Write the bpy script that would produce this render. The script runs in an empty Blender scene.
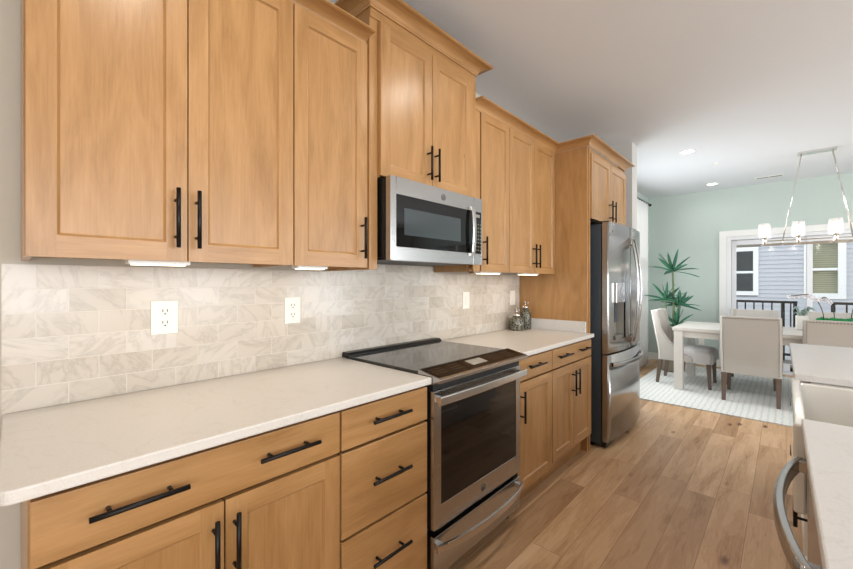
import bpy, bmesh, math, random
from mathutils import Vector, Matrix
random.seed(7)
S = bpy.context.scene
C = S.collection
PI = math.pi

def hexc(h, a=1.0):
    h = h.lstrip('#')
    if len(h) == 3: h = h[0]*2+h[1]*2+h[2]*2
    o = []
    for i in (0, 2, 4):
        v = int(h[i:i+2], 16) / 255
        o.append(v/12.92 if v <= .04045 else ((v+.055)/1.055)**2.4)
    return (*o, a)

# ------------------------------------------------------------------ camera
cam_d = bpy.data.cameras.new('camera')
cam = bpy.data.objects.new('camera', cam_d); C.objects.link(cam)
cam_d.sensor_width = 36.0
cam_d.lens = 36.0 * 387.8 / 853
cam_d.shift_y = -2.5 / 853
cam_d.clip_start = 0.02; cam_d.clip_end = 200
cam.location = (1.71, 0.0, 1.3057)
cam.rotation_euler = (PI/2, 0, 0.7466)
S.camera = cam

# ------------------------------------------------------------------ world, light, exposure
S.view_settings.view_transform = 'Standard'
S.view_settings.look = 'None'
S.view_settings.exposure = -0.52
S.view_settings.gamma = 1.0
S.view_settings.use_curve_mapping = False
w = bpy.data.worlds.new('world'); S.world = w; w.use_nodes = True
bg = w.node_tree.nodes['Background']
bg.inputs[0].default_value = (0.90, 0.95, 1.0, 1); bg.inputs[1].default_value = 2.9

def area(name, loc, rot, sx, sy, power, col=(1, 1, 1), spread=PI):
    l = bpy.data.lights.new(name, 'AREA'); l.shape = 'RECTANGLE'; l.size = sx; l.size_y = sy
    l.energy = power; l.color = col; l.spread = spread
    o = bpy.data.objects.new(name, l); C.objects.link(o); o.location = loc; o.rotation_euler = rot
    return o
# added fill lamps, set in unseen windows of the right and front walls
area('window_daylight', (6.42, 0.3, 1.5), (0, PI/2, 0), 1.9, 1.5, 86, (.93, .97, 1))
area('window_daylight', (6.42, 2.4, 1.5), (0, PI/2, 0), 1.9, 1.5, 86, (.93, .97, 1))
area('window_daylight', (6.42, 5.2, 1.5), (0, PI/2, 0), 1.9, 1.5, 100, (.90, .96, 1))
area('window_daylight', (6.42, -2.1, 1.5), (0, PI/2, 0), 1.9, 1.5, 90, (.93, .97, 1))
area('window_daylight', (4.85, -3.42, 1.5), (PI/2, 0, 0), 2.3, 1.7, 120, (.95, .97, 1))  # added behind the camera to brighten the panels that face it
# dining room side window, behind the stub wall
area('window_daylight', (0.03, 5.45, 1.35), (0, -PI/2, 0), 1.1, 1.3, 40, (.93, .97, 1))
sun = bpy.data.lights.new('sun', 'SUN'); sun.energy = .5; sun.angle = .6; sun.color = (1, .97, .92)
so = bpy.data.objects.new('sun', sun); C.objects.link(so); so.rotation_euler = (math.radians(50), 0, math.radians(-20))

# ------------------------------------------------------------------ materials
def new_mat(name):
    m = bpy.data.materials.new(name); m.use_nodes = True
    return m, m.node_tree, m.node_tree.nodes['Principled BSDF']
def plain(name, col, rough=.5, metal=0., coat=0., spec=.5, emit=None, es=0., alpha=None, noise=0.04, nscale=30):
    m, t, b = new_mat(name)
    c = hexc(col) if isinstance(col, str) else (*col, 1)
    b.inputs['Base Color'].default_value = c
    b.inputs['Roughness'].default_value = rough; b.inputs['Metallic'].default_value = metal
    b.inputs['Coat Weight'].default_value = coat; b.inputs['Specular IOR Level'].default_value = spec
    if emit: b.inputs['Emission Color'].default_value = hexc(emit); b.inputs['Emission Strength'].default_value = es
    if noise and not emit:
        tc = t.nodes.new('ShaderNodeTexCoord'); n = t.nodes.new('ShaderNodeTexNoise'); n.inputs['Scale'].default_value = nscale
        t.links.new(tc.outputs['Object'], n.inputs['Vector'])
        hsv = t.nodes.new('ShaderNodeHueSaturation'); hsv.inputs['Color'].default_value = c
        mr = t.nodes.new('ShaderNodeMapRange'); mr.inputs['To Min'].default_value = 1-noise; mr.inputs['To Max'].default_value = 1+noise
        t.links.new(n.outputs['Fac'], mr.inputs['Value']); t.links.new(mr.outputs['Result'], hsv.inputs['Value'])
        t.links.new(hsv.outputs['Color'], b.inputs['Base Color'])
    return m
def nd(t, kind, **kw):
    n = t.nodes.new(kind)
    for k, v in kw.items():
        if k in n.inputs: n.inputs[k].default_value = v
        else: setattr(n, k, v)
    return n
def ramp(t, stops):
    r = t.nodes.new('ShaderNodeValToRGB')
    while len(r.color_ramp.elements) < len(stops): r.color_ramp.elements.new(.5)
    for e, (p, c) in zip(r.color_ramp.elements, stops):
        e.position = p; e.color = hexc(c) if isinstance(c, str) else c
    return r

def wood(name, dark, mid, light, rough=.32, knots=True):
    """maple veneer: UV u runs across the grain, v along it (metres)."""
    m, t, b = new_mat(name); L = t.links
    uv = nd(t, 'ShaderNodeUVMap')
    mp = nd(t, 'ShaderNodeMapping'); mp.inputs['Scale'].default_value = (7, 1.1, 1)
    L.new(uv.outputs[0], mp.inputs[0])
    n1 = nd(t, 'ShaderNodeTexNoise', Scale=1.9, Detail=6.0, Roughness=.62, Distortion=.7); L.new(mp.outputs[0], n1.inputs['Vector'])
    mp2 = nd(t, 'ShaderNodeMapping'); mp2.inputs['Scale'].default_value = (170, 7, 1)
    L.new(uv.outputs[0], mp2.inputs[0])
    n2 = nd(t, 'ShaderNodeTexNoise', Scale=1.0, Detail=3.0, Roughness=.6); L.new(mp2.outputs[0], n2.inputs['Vector'])
    mx = nd(t, 'ShaderNodeMath', operation='MULTIPLY_ADD'); L.new(n2.outputs['Fac'], mx.inputs[0]); mx.inputs[1].default_value = .40
    L.new(n1.outputs['Fac'], mx.inputs[2])
    sub = nd(t, 'ShaderNodeMath', operation='SUBTRACT'); L.new(mx.outputs[0], sub.inputs[0]); sub.inputs[1].default_value = .20
    r = ramp(t, [(.25, dark), (.5, mid), (.75, light)]); L.new(sub.outputs[0], r.inputs[0])
    col = r.outputs[0]
    if knots:
        mp3 = nd(t, 'ShaderNodeMapping'); mp3.inputs['Scale'].default_value = (7, 3.2, 1); L.new(uv.outputs[0], mp3.inputs[0])
        v = nd(t, 'ShaderNodeTexVoronoi', Scale=1.0, Randomness=1.0); L.new(mp3.outputs[0], v.inputs['Vector'])
        kr = ramp(t, [(.0, '#5a3216'), (.022, '#8a5b30'), (.05, '#ffffff')]); L.new(v.outputs['Distance'], kr.inputs[0])
        sepc = nd(t, 'ShaderNodeSeparateColor'); L.new(v.outputs['Color'], sepc.inputs[0])
        gt = nd(t, 'ShaderNodeMath', operation='GREATER_THAN'); L.new(sepc.outputs[0], gt.inputs[0]); gt.inputs[1].default_value = .72
        mm = nd(t, 'ShaderNodeMix', data_type='RGBA', blend_type='MULTIPLY'); L.new(gt.outputs[0], mm.inputs[0]); L.new(col, mm.inputs[6]); L.new(kr.outputs[0], mm.inputs[7])
        col = mm.outputs[2]
    L.new(col, b.inputs['Base Color'])
    b.inputs['Roughness'].default_value = rough; b.inputs['Coat Weight'].default_value = .12; b.inputs['Coat Roughness'].default_value = .3
    bp = nd(t, 'ShaderNodeBump', Strength=.05, Distance=.002); L.new(n2.outputs['Fac'], bp.inputs['Height']); L.new(bp.outputs[0], b.inputs['Normal'])
    return m

def steel(name, col=.60, rough=.27, axis='y'):
    m, t, b = new_mat(name); L = t.links
    tc = nd(t, 'ShaderNodeTexCoord'); mp = nd(t, 'ShaderNodeMapping')
    mp.inputs['Scale'].default_value = {'y': (1, 6, 700), 'z': (300, 300, 3)}[axis]
    L.new(tc.outputs['Object'], mp.inputs[0])
    n = nd(t, 'ShaderNodeTexNoise', Scale=1.0, Detail=2.0); L.new(mp.outputs[0], n.inputs['Vector'])
    mr = nd(t, 'ShaderNodeMapRange'); mr.inputs['To Min'].default_value = rough-.07; mr.inputs['To Max'].default_value = rough+.07
    L.new(n.outputs['Fac'], mr.inputs['Value']); L.new(mr.outputs[0], b.inputs['Roughness'])
    b.inputs['Base Color'].default_value = (col, col*.985, col*.965, 1); b.inputs['Metallic'].default_value = 1
    b.inputs['Anisotropic'].default_value = .5
    bp = nd(t, 'ShaderNodeBump', Strength=.04, Distance=.001); L.new(n.outputs['Fac'], bp.inputs['Height']); L.new(bp.outputs[0], b.inputs['Normal'])
    return m

def marble_tile(name):
    m, t, b = new_mat(name); L = t.links
    tc = nd(t, 'ShaderNodeTexCoord'); sp = nd(t, 'ShaderNodeSeparateXYZ'); L.new(tc.outputs['Object'], sp.inputs[0])
    cb = nd(t, 'ShaderNodeCombineXYZ'); L.new(sp.outputs[1], cb.inputs[0]); L.new(sp.outputs[2], cb.inputs[1])
    mp = nd(t, 'ShaderNodeMapping'); mp.inputs['Location'].default_value = (-.0600, -.9080, 0); L.new(cb.outputs[0], mp.inputs[0])
    br = nd(t, 'ShaderNodeTexBrick', Scale=1.0); L.new(mp.outputs[0], br.inputs['Vector'])
    br.offset = .5; br.inputs['Brick Width'].default_value = .1500; br.inputs['Row Height'].default_value = .0752
    br.inputs['Mortar Size'].default_value = .0013; br.inputs['Mortar Smooth'].default_value = .3
    br.inputs['Color1'].default_value = (0, 0, 0, 1); br.inputs['Color2'].default_value = (1, 1, 1, 1); br.inputs['Mortar'].default_value = (.5, .5, .5, 1)
    sc = nd(t, 'ShaderNodeSeparateColor'); L.new(br.outputs['Color'], sc.inputs[0])
    wm = nd(t, 'ShaderNodeMath', operation='MULTIPLY'); L.new(sc.outputs[0], wm.inputs[0]); wm.inputs[1].default_value = 41
    # rotate veins per tile
    rot = nd(t, 'ShaderNodeVectorRotate', rotation_type='Z_AXIS'); L.new(cb.outputs[0], rot.inputs['Vector'])
    am = nd(t, 'ShaderNodeMath', operation='MULTIPLY'); L.new(sc.outputs[0], am.inputs[0]); am.inputs[1].default_value = 9; L.new(am.outputs[0], rot.inputs['Angle'])
    mv = nd(t, 'ShaderNodeMapping'); mv.inputs['Scale'].default_value = (1, 2.6, 1); L.new(rot.outputs[0], mv.inputs[0])
    n = nd(t, 'ShaderNodeTexNoise', noise_dimensions='4D', Scale=5.0, Detail=6.0, Roughness=.6, Distortion=.8)
    L.new(mv.outputs[0], n.inputs['Vector']); L.new(wm.outputs[0], n.inputs['W'])
    ds = nd(t, 'ShaderNodeMath', operation='SUBTRACT'); L.new(n.outputs['Fac'], ds.inputs[0]); ds.inputs[1].default_value = .5
    ab = nd(t, 'ShaderNodeMath', operation='ABSOLUTE'); L.new(ds.outputs[0], ab.inputs[0])
    vr = ramp(t, [(.0, '#c3bcb2'), (.015, '#ccc5bb'), (.06, '#d5cec4'), (1, '#dad3c9')]); L.new(ab.outputs[0], vr.inputs[0])
    # tint per tile
    tr = ramp(t, [(0, '#e6e1d9'), (.5, '#f3efe9'), (1, '#ffffff')]); L.new(sc.outputs[0], tr.inputs[0])
    mm = nd(t, 'ShaderNodeMix', data_type='RGBA', blend_type='MULTIPLY'); mm.inputs[0].default_value = .8
    L.new(vr.outputs[0], mm.inputs[6]); L.new(tr.outputs[0], mm.inputs[7])
    mg = nd(t, 'ShaderNodeMix', data_type='RGBA'); L.new(br.outputs['Fac'], mg.inputs[0]); L.new(mm.outputs[2], mg.inputs[6]); mg.inputs[7].default_value = hexc('#d6cfc4')
    L.new(mg.outputs[2], b.inputs['Base Color']); b.inputs['Roughness'].default_value = .22
    inv = nd(t, 'ShaderNodeMath', operation='SUBTRACT'); inv.inputs[0].default_value = 1; L.new(br.outputs['Fac'], inv.inputs[1])
    bp = nd(t, 'ShaderNodeBump', Strength=.35, Distance=.002); L.new(inv.outputs[0], bp.inputs['Height']); L.new(bp.outputs[0], b.inputs['Normal'])
    return m

def plank_floor(name):
    m, t, b = new_mat(name); L = t.links
    tc = nd(t, 'ShaderNodeTexCoord'); mo = nd(t, 'ShaderNodeMapping'); mo.inputs['Location'].default_value = (.0115, 0, 0); L.new(tc.outputs['Object'], mo.inputs[0])
    sp = nd(t, 'ShaderNodeSeparateXYZ'); L.new(mo.outputs[0], sp.inputs[0])
    cb = nd(t, 'ShaderNodeCombineXYZ'); L.new(sp.outputs[1], cb.inputs[0]); L.new(sp.outputs[0], cb.inputs[1])
    # random shift of the board ends per row
    row = nd(t, 'ShaderNodeMath', operation='DIVIDE'); L.new(sp.outputs[0], row.inputs[0]); row.inputs[1].default_value = .157
    fl = nd(t, 'ShaderNodeMath', operation='FLOOR'); L.new(row.outputs[0], fl.inputs[0])
    wn = nd(t, 'ShaderNodeTexWhiteNoise', noise_dimensions='1D'); L.new(fl.outputs[0], wn.inputs['W'])
    sh = nd(t, 'ShaderNodeMath', operation='MULTIPLY_ADD'); L.new(wn.outputs['Value'], sh.inputs[0]); sh.inputs[1].default_value = 1.3; L.new(sp.outputs[1], sh.inputs[2])
    cv = nd(t, 'ShaderNodeCombineXYZ'); L.new(sh.outputs[0], cv.inputs[0]); L.new(sp.outputs[0], cv.inputs[1])
    br = nd(t, 'ShaderNodeTexBrick', Scale=1.0); L.new(cv.outputs[0], br.inputs['Vector'])
    br.offset = 0; br.inputs['Brick Width'].default_value = 1.25; br.inputs['Row Height'].default_value = .157
    br.inputs['Mortar Size'].default_value = .0011; br.inputs['Mortar Smooth'].default_value = .4
    br.inputs['Color1'].default_value = (0, 0, 0, 1); br.inputs['Color2'].default_value = (1, 1, 1, 1); br.inputs['Mortar'].default_value = (.5, .5, .5, 1)
    sc = nd(t, 'ShaderNodeSeparateColor'); L.new(br.outputs['Color'], sc.inputs[0])
    wm = nd(t, 'ShaderNodeMath', operation='MULTIPLY'); L.new(sc.outputs[0], wm.inputs[0]); wm.inputs[1].default_value = 57
    mv = nd(t, 'ShaderNodeMapping'); mv.inputs['Scale'].default_value = (1.0, 7.5, 1); L.new(cb.outputs[0], mv.inputs[0])
    n = nd(t, 'ShaderNodeTexNoise', noise_dimensions='4D', Scale=1.5, Detail=6.0, Roughness=.62, Distortion=.7)
    L.new(mv.outputs[0], n.inputs['Vector']); L.new(wm.outputs[0], n.inputs['W'])
    mf = nd(t, 'ShaderNodeMapping'); mf.inputs['Scale'].default_value = (5, 130, 1); L.new(cb.outputs[0], mf.inputs[0])
    nf = nd(t, 'ShaderNodeTexNoise', Scale=1.0, Detail=5.0, Roughness=.72); L.new(mf.outputs[0], nf.inputs['Vector'])
    # cathedral grain: thin rings
    sn = nd(t, 'ShaderNodeMath', operation='MULTIPLY'); L.new(n.outputs['Fac'], sn.inputs[0]); sn.inputs[1].default_value = 60
    si = nd(t, 'ShaderNodeMath', operation='SINE'); L.new(sn.outputs[0], si.inputs[0])
    a1 = nd(t, 'ShaderNodeMath', operation='MULTIPLY_ADD'); L.new(si.outputs[0], a1.inputs[0]); a1.inputs[1].default_value = .035; L.new(n.outputs['Fac'], a1.inputs[2])
    a2 = nd(t, 'ShaderNodeMath', operation='MULTIPLY_ADD'); L.new(nf.outputs['Fac'], a2.inputs[0]); a2.inputs[1].default_value = .42; L.new(a1.outputs[0], a2.inputs[2])
    r = ramp(t, [(.42, '#8f6b4a'), (.58, '#c09a74'), (.74, '#d3af8a'), (.95, '#e0c29f')]); L.new(a2.outputs[0], r.inputs[0])
    tr = ramp(t, [(0, '#d0c6bb'), (.5, '#efe9e1'), (1, '#ffffff')]); L.new(sc.outputs[0], tr.inputs[0])
    mm = nd(t, 'ShaderNodeMix', data_type='RGBA', blend_type='MULTIPLY'); mm.inputs[0].default_value = 1; L.new(r.outputs[0], mm.inputs[6]); L.new(tr.outputs[0], mm.inputs[7])
    # knots
    mk = nd(t, 'ShaderNodeMapping'); mk.inputs['Scale'].default_value = (3.0, 7.5, 1); L.new(cb.outputs[0], mk.inputs[0])
    v = nd(t, 'ShaderNodeTexVoronoi', Scale=1.0, Randomness=1.0); L.new(mk.outputs[0], v.inputs['Vector'])
    kd = nd(t, 'ShaderNodeMath', operation='MULTIPLY_ADD'); L.new(nf.outputs['Fac'], kd.inputs[0]); kd.inputs[1].default_value = .08; L.new(v.outputs['Distance'], kd.inputs[2])
    kr = ramp(t, [(.07, '#4a3222'), (.12, '#94765d'), (.22, '#ffffff')]); L.new(kd.outputs[0], kr.inputs[0])
    s2 = nd(t, 'ShaderNodeSeparateColor'); L.new(v.outputs['Color'], s2.inputs[0])
    gt = nd(t, 'ShaderNodeMath', operation='GREATER_THAN'); L.new(s2.outputs[0], gt.inputs[0]); gt.inputs[1].default_value = .45
    mk2 = nd(t, 'ShaderNodeMix', data_type='RGBA', blend_type='MULTIPLY'); L.new(gt.outputs[0], mk2.inputs[0]); L.new(mm.outputs[2], mk2.inputs[6]); L.new(kr.outputs[0], mk2.inputs[7])
    mg = nd(t, 'ShaderNodeMix', data_type='RGBA'); L.new(br.outputs['Fac'], mg.inputs[0]); L.new(mk2.outputs[2], mg.inputs[6]); mg.inputs[7].default_value = hexc('#6d4d33')
    L.new(mg.outputs[2], b.inputs['Base Color']); b.inputs['Roughness'].default_value = .42
    bp = nd(t, 'ShaderNodeBump', Strength=.12, Distance=.002); L.new(a2.outputs[0], bp.inputs['Height']); L.new(bp.outputs[0], b.inputs['Normal'])
    return m

def quartz(name, c1='#e6e1d8', c2='#d8d2c8'):
    m, t, b = new_mat(name); L = t.links
    tc = nd(t, 'ShaderNodeTexCoord')
    n = nd(t, 'ShaderNodeTexNoise', Scale=5.0, Detail=6.0, Distortion=1.5); L.new(tc.outputs['Object'], n.inputs['Vector'])
    r = ramp(t, [(.40, c1), (.49, c1), (.505, c2), (.52, c1)]); L.new(n.outputs['Fac'], r.inputs[0])
    n2 = nd(t, 'ShaderNodeTexNoise', Scale=260.0, Detail=1.0); L.new(tc.outputs['Object'], n2.inputs['Vector'])
    r2 = ramp(t, [(.3, '#f9f8f6'), (.55, '#ffffff')]); L.new(n2.outputs['Fac'], r2.inputs[0])
    mm = nd(t, 'ShaderNodeMix', data_type='RGBA', blend_type='MULTIPLY'); mm.inputs[0].default_value = 1; L.new(r.outputs[0], mm.inputs[6]); L.new(r2.outputs[0], mm.inputs[7])
    L.new(mm.outputs[2], b.inputs['Base Color']); b.inputs['Roughness'].default_value = .28
    return m

def fabric(name, col, scale=500, weave=.10):
    m, t, b = new_mat(name); L = t.links
    tc = nd(t, 'ShaderNodeTexCoord')
    n = nd(t, 'ShaderNodeTexNoise', Scale=scale, Detail=2.0); L.new(tc.outputs['Object'], n.inputs['Vector'])
    hsv = nd(t, 'ShaderNodeHueSaturation'); hsv.inputs['Color'].default_value = hexc(col)
    mr = nd(t, 'ShaderNodeMapRange'); mr.inputs['To Min'].default_value = 1-weave; mr.inputs['To Max'].default_value = 1+weave
    L.new(n.outputs['Fac'], mr.inputs['Value']); L.new(mr.outputs[0], hsv.inputs['Value']); L.new(hsv.outputs[0], b.inputs['Base Color'])
    b.inputs['Roughness'].default_value = .9; b.inputs['Sheen Weight'].default_value = .2
    bp = nd(t, 'ShaderNodeBump', Strength=.2, Distance=.001); L.new(n.outputs['Fac'], bp.inputs['Height']); L.new(bp.outputs[0], b.inputs['Normal'])
    return m

def rug_mat(name):
    m, t, b = new_mat(name); L = t.links
    tc = nd(t, 'ShaderNodeTexCoord'); sp = nd(t, 'ShaderNodeSeparateXYZ'); L.new(tc.outputs['Object'], sp.inputs[0])
    def lines(o, per, wd):
        n0 = nd(t, 'ShaderNodeTexNoise', Scale=9.0, Detail=2.0); L.new(tc.outputs['Object'], n0.inputs['Vector'])
        ad = nd(t, 'ShaderNodeMath', operation='MULTIPLY_ADD'); L.new(n0.outputs['Fac'], ad.inputs[0]); ad.inputs[1].default_value = .035; L.new(sp.outputs[o], ad.inputs[2])
        d = nd(t, 'ShaderNodeMath', operation='DIVIDE'); L.new(ad.outputs[0], d.inputs[0]); d.inputs[1].default_value = per
        f = nd(t, 'ShaderNodeMath', operation='FRACT'); L.new(d.outputs[0], f.inputs[0])
        s = nd(t, 'ShaderNodeMath', operation='LESS_THAN'); L.new(f.outputs[0], s.inputs[0]); s.inputs[1].default_value = wd
        return s
    a, c = lines(0, .05, .3), lines(1, .05, .3)
    mx = nd(t, 'ShaderNodeMath', operation='ADD'); L.new(a.outputs[0], mx.inputs[0]); L.new(c.outputs[0], mx.inputs[1])
    n = nd(t, 'ShaderNodeTexNoise', Scale=30.0, Detail=5.0); L.new(tc.outputs['Object'], n.inputs['Vector'])
    ml = nd(t, 'ShaderNodeMath', operation='MULTIPLY'); L.new(mx.outputs[0], ml.inputs[0]); L.new(n.outputs['Fac'], ml.inputs[1])
    r = ramp(t, [(0, '#e2e1da'), (.6, '#cdd0ce'), (1, '#bcc2c3')]); L.new(ml.outputs[0], r.inputs[0])
    L.new(r.outputs[0], b.inputs['Base Color']); b.inputs['Roughness'].default_value = .95
    bp = nd(t, 'ShaderNodeBump', Strength=.5, Distance=.004); L.new(n.outputs['Fac'], bp.inputs['Height']); L.new(bp.outputs[0], b.inputs['Normal'])
    return m

def siding_mat(name, col):
    m, t, b = new_mat(name)
    b.inputs['Base Color'].default_value = hexc(col); b.inputs['Roughness'].default_value = .7
    return m

def glass_mat(name, col=(1, 1, 1), rough=0.0, mixf=.12):
    """thin pane: mostly clear with a mirror-like sheen"""
    m = bpy.data.materials.new(name); m.use_nodes = True; t = m.node_tree; t.nodes.clear(); L = t.links
    o = t.nodes.new('ShaderNodeOutputMaterial'); tr = t.nodes.new('ShaderNodeBsdfTransparent'); gl = t.nodes.new('ShaderNodeBsdfGlossy')
    tr.inputs[0].default_value = (*col, 1); gl.inputs['Roughness'].default_value = rough
    fr = t.nodes.new('ShaderNodeFresnel'); fr.inputs[0].default_value = 1.45
    ml = t.nodes.new('ShaderNodeMath'); ml.operation = 'MULTIPLY_ADD'; ml.inputs[1].default_value = 1.0; ml.inputs[2].default_value = mixf*.3
    ml.inputs[1].default_value = .35
    L.new(fr.outputs[0], ml.inputs[0])
    mx = t.nodes.new('ShaderNodeMixShader'); L.new(ml.outputs[0], mx.inputs[0]); L.new(tr.outputs[0], mx.inputs[1]); L.new(gl.outputs[0], mx.inputs[2])
    L.new(mx.outputs[0], o.inputs[0])
    return m

M = {}
M['maple'] = wood('maple', '#966d3f', '#ab8050', '#bb9060')
M['maple_in'] = wood('maple_shadow_side', '#9b7143', '#a97e4e', '#b48a5a', knots=False)  # maple without knots, for cabinet bodies and fillers
M['steel'] = steel('brushed_steel', .47, .24, 'y')
M['steel_v'] = steel('brushed_steel_vertical', .41, .23, 'z')
M['steel_lt'] = plain('polished_steel', (.62, .61, .60), .2, 1.0, noise=0)
M['chrome'] = plain('polished_nickel', (.75, .73, .70), .1, 1.0, noise=0)
M['black_metal'] = plain('black_metal_pull', '#1d1b1a', .35, .6, noise=0)
M['black'] = plain('black_enamel', '#121212', .35, noise=0)
M['black_plastic'] = plain('dark_plastic', '#1a1a1b', .5)
M['darkgrey'] = plain('dark_grey_cabinet_side', '#3b4249', .45)
M['black_glass'] = plain('black_glass', '#08080a', .04, spec=.5, noise=0)
M['cooktop'] = plain('cooktop_glass', '#100f0f', .07, coat=.15, spec=.6, noise=0)
M['panelglass'] = plain('control_glass', '#0f0b09', .07, coat=0., spec=.5, noise=0)
M['quartz'] = quartz('warm_white_quartz', '#d8d3cc', '#d2ccc3')
M['quartz_w'] = quartz('white_quartz_island', '#d2d0ce', '#cbc9c5')
M['tile'] = marble_tile('marble_subway_tile')
M['floor'] = plank_floor('oak_planks')
M['ceil'] = plain('ceiling_paint', '#dfe2e6', .9, noise=.01)
M['greige'] = plain('greige_wall_paint', '#c4bdb0', .85, noise=.015)
M['mint'] = plain('mint_wall_paint', '#bfcbc4', .85, noise=.015)
M['whitewall'] = plain('light_grey_wall_paint', '#c9c8c4', .85, noise=.015)
M['trim'] = plain('white_trim_paint', '#ecebe8', .45, noise=0)
M['white_plastic'] = plain('white_plastic', '#eeeae2', .35, noise=0)
M['slot'] = plain('slot_dark', '#2a2623', .6, noise=0)
M['island'] = plain('white_cabinet_paint', '#dedcd6', .4, noise=.01)
M['porcelain'] = plain('white_fireclay', '#dcd9d2', .12, coat=.6, noise=0)
M['led'] = plain('warm_led', '#fff', .5, emit='#ffe3ba', es=6, noise=0)
M['lens'] = plain('downlight_lens', '#fff', .5, emit='#fff4e2', es=9, noise=0)
M['bulb'] = plain('warm_bulb', '#fff', .5, emit='#fff4e4', es=26, noise=0)
M['rug'] = rug_mat('woven_rug')
M['linen'] = fabric('taupe_linen', '#b4aea6')
M['seatcloth'] = fabric('light_grey_linen', '#c9c6c4')
M['legwood'] = plain('dark_brown_wood', '#655449', .5, noise=.15, nscale=60)
M['tablewood'] = plain('whitewashed_wood', '#cfcac3', .45, noise=.04, nscale=12)
M['curtain'] = fabric('white_curtain', '#f1f1ef', 300, .03)
M['leaf'] = plain('green_leaf', '#2f6b4d', .45, noise=.25, nscale=14)
M['trunk'] = plain('plant_stem', '#5d6b4a', .7, noise=.2, nscale=50)
M['pot'] = plain('woven_pot', '#8f8474', .8, noise=.2, nscale=90)
M['silverleaf'] = plain('silver_green_leaf', '#8fa29a', .5, noise=.2, nscale=30)
M['petal'] = plain('white_petal', '#e9e4e6', .5, noise=.05, nscale=30)
M['moss'] = plain('green_moss', '#1f7a3f', .9, noise=.35, nscale=60)
M['stem'] = plain('dark_stem', '#39402f', .6, noise=.1)
M['ceramic'] = plain('pale_ceramic', '#d9d6cf', .35, noise=.03)
M['nail'] = plain('nailhead', '#6d5f52', .35, .8, noise=0)
M['siding'] = siding_mat('blue_grey_siding', '#b7bac3')
M['vinyl'] = plain('white_vinyl', '#e6e7e9', .4, noise=0)
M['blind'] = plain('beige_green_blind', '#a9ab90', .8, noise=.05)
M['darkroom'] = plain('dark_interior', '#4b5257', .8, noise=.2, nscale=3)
M['rail'] = plain('black_railing', '#14171c', .45, noise=0)
M['deck'] = plain('grey_deck_board', '#9d9a93', .8, noise=.1)
M['grass'] = plain('lawn', '#6d7f4b', .95, noise=.3, nscale=5)
M['porch'] = plain('porch_ceiling', '#c9c2b8', .8, noise=.02)
M['pane'] = glass_mat('window_glass')
def shade_mat():
    m = bpy.data.materials.new('seeded_white_glass'); m.use_nodes = True; t = m.node_tree; t.nodes.clear(); L = t.links
    o = t.nodes.new('ShaderNodeOutputMaterial'); tr = t.nodes.new('ShaderNodeBsdfTransparent'); tl = t.nodes.new('ShaderNodeBsdfTranslucent'); df = t.nodes.new('ShaderNodeBsdfDiffuse')
    n = t.nodes.new('ShaderNodeTexNoise'); n.inputs['Scale'].default_value = 90; mr = t.nodes.new('ShaderNodeMapRange'); mr.inputs['To Min'].default_value = .35; mr.inputs['To Max'].default_value = .75
    L.new(n.outputs['Fac'], mr.inputs['Value'])
    m1 = t.nodes.new('ShaderNodeMixShader'); m1.inputs[0].default_value = .5; L.new(tl.outputs[0], m1.inputs[1]); L.new(df.outputs[0], m1.inputs[2])
    m2 = t.nodes.new('ShaderNodeMixShader'); L.new(mr.outputs[0], m2.inputs[0]); L.new(tr.outputs[0], m2.inputs[1]); L.new(m1.outputs[0], m2.inputs[2]); L.new(m2.outputs[0], o.inputs[0])
    return m
M['clear'] = shade_mat()
M['grout'] = plain('white_caulk', '#e6e1d8', .5, noise=0)

def jar_mat():
    m, t, b = new_mat('embossed_pewter_glass'); L = t.links
    tc = nd(t, 'ShaderNodeTexCoord'); v = nd(t, 'ShaderNodeTexVoronoi', Scale=55.0, feature='DISTANCE_TO_EDGE'); L.new(tc.outputs['Object'], v.inputs['Vector'])
    r = ramp(t, [(.0, '#a39b86'), (.10, '#5c625c'), (.22, '#16201f')]); L.new(v.outputs['Distance'], r.inputs[0])
    L.new(r.outputs[0], b.inputs['Base Color']); b.inputs['Roughness'].default_value = .3; b.inputs['Metallic'].default_value = .35
    bp = nd(t, 'ShaderNodeBump', Strength=.6, Distance=.003, invert=True); L.new(v.outputs['Distance'], bp.inputs['Height']); L.new(bp.outputs[0], b.inputs['Normal'])
    return m
M['jar'] = jar_mat()

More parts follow.
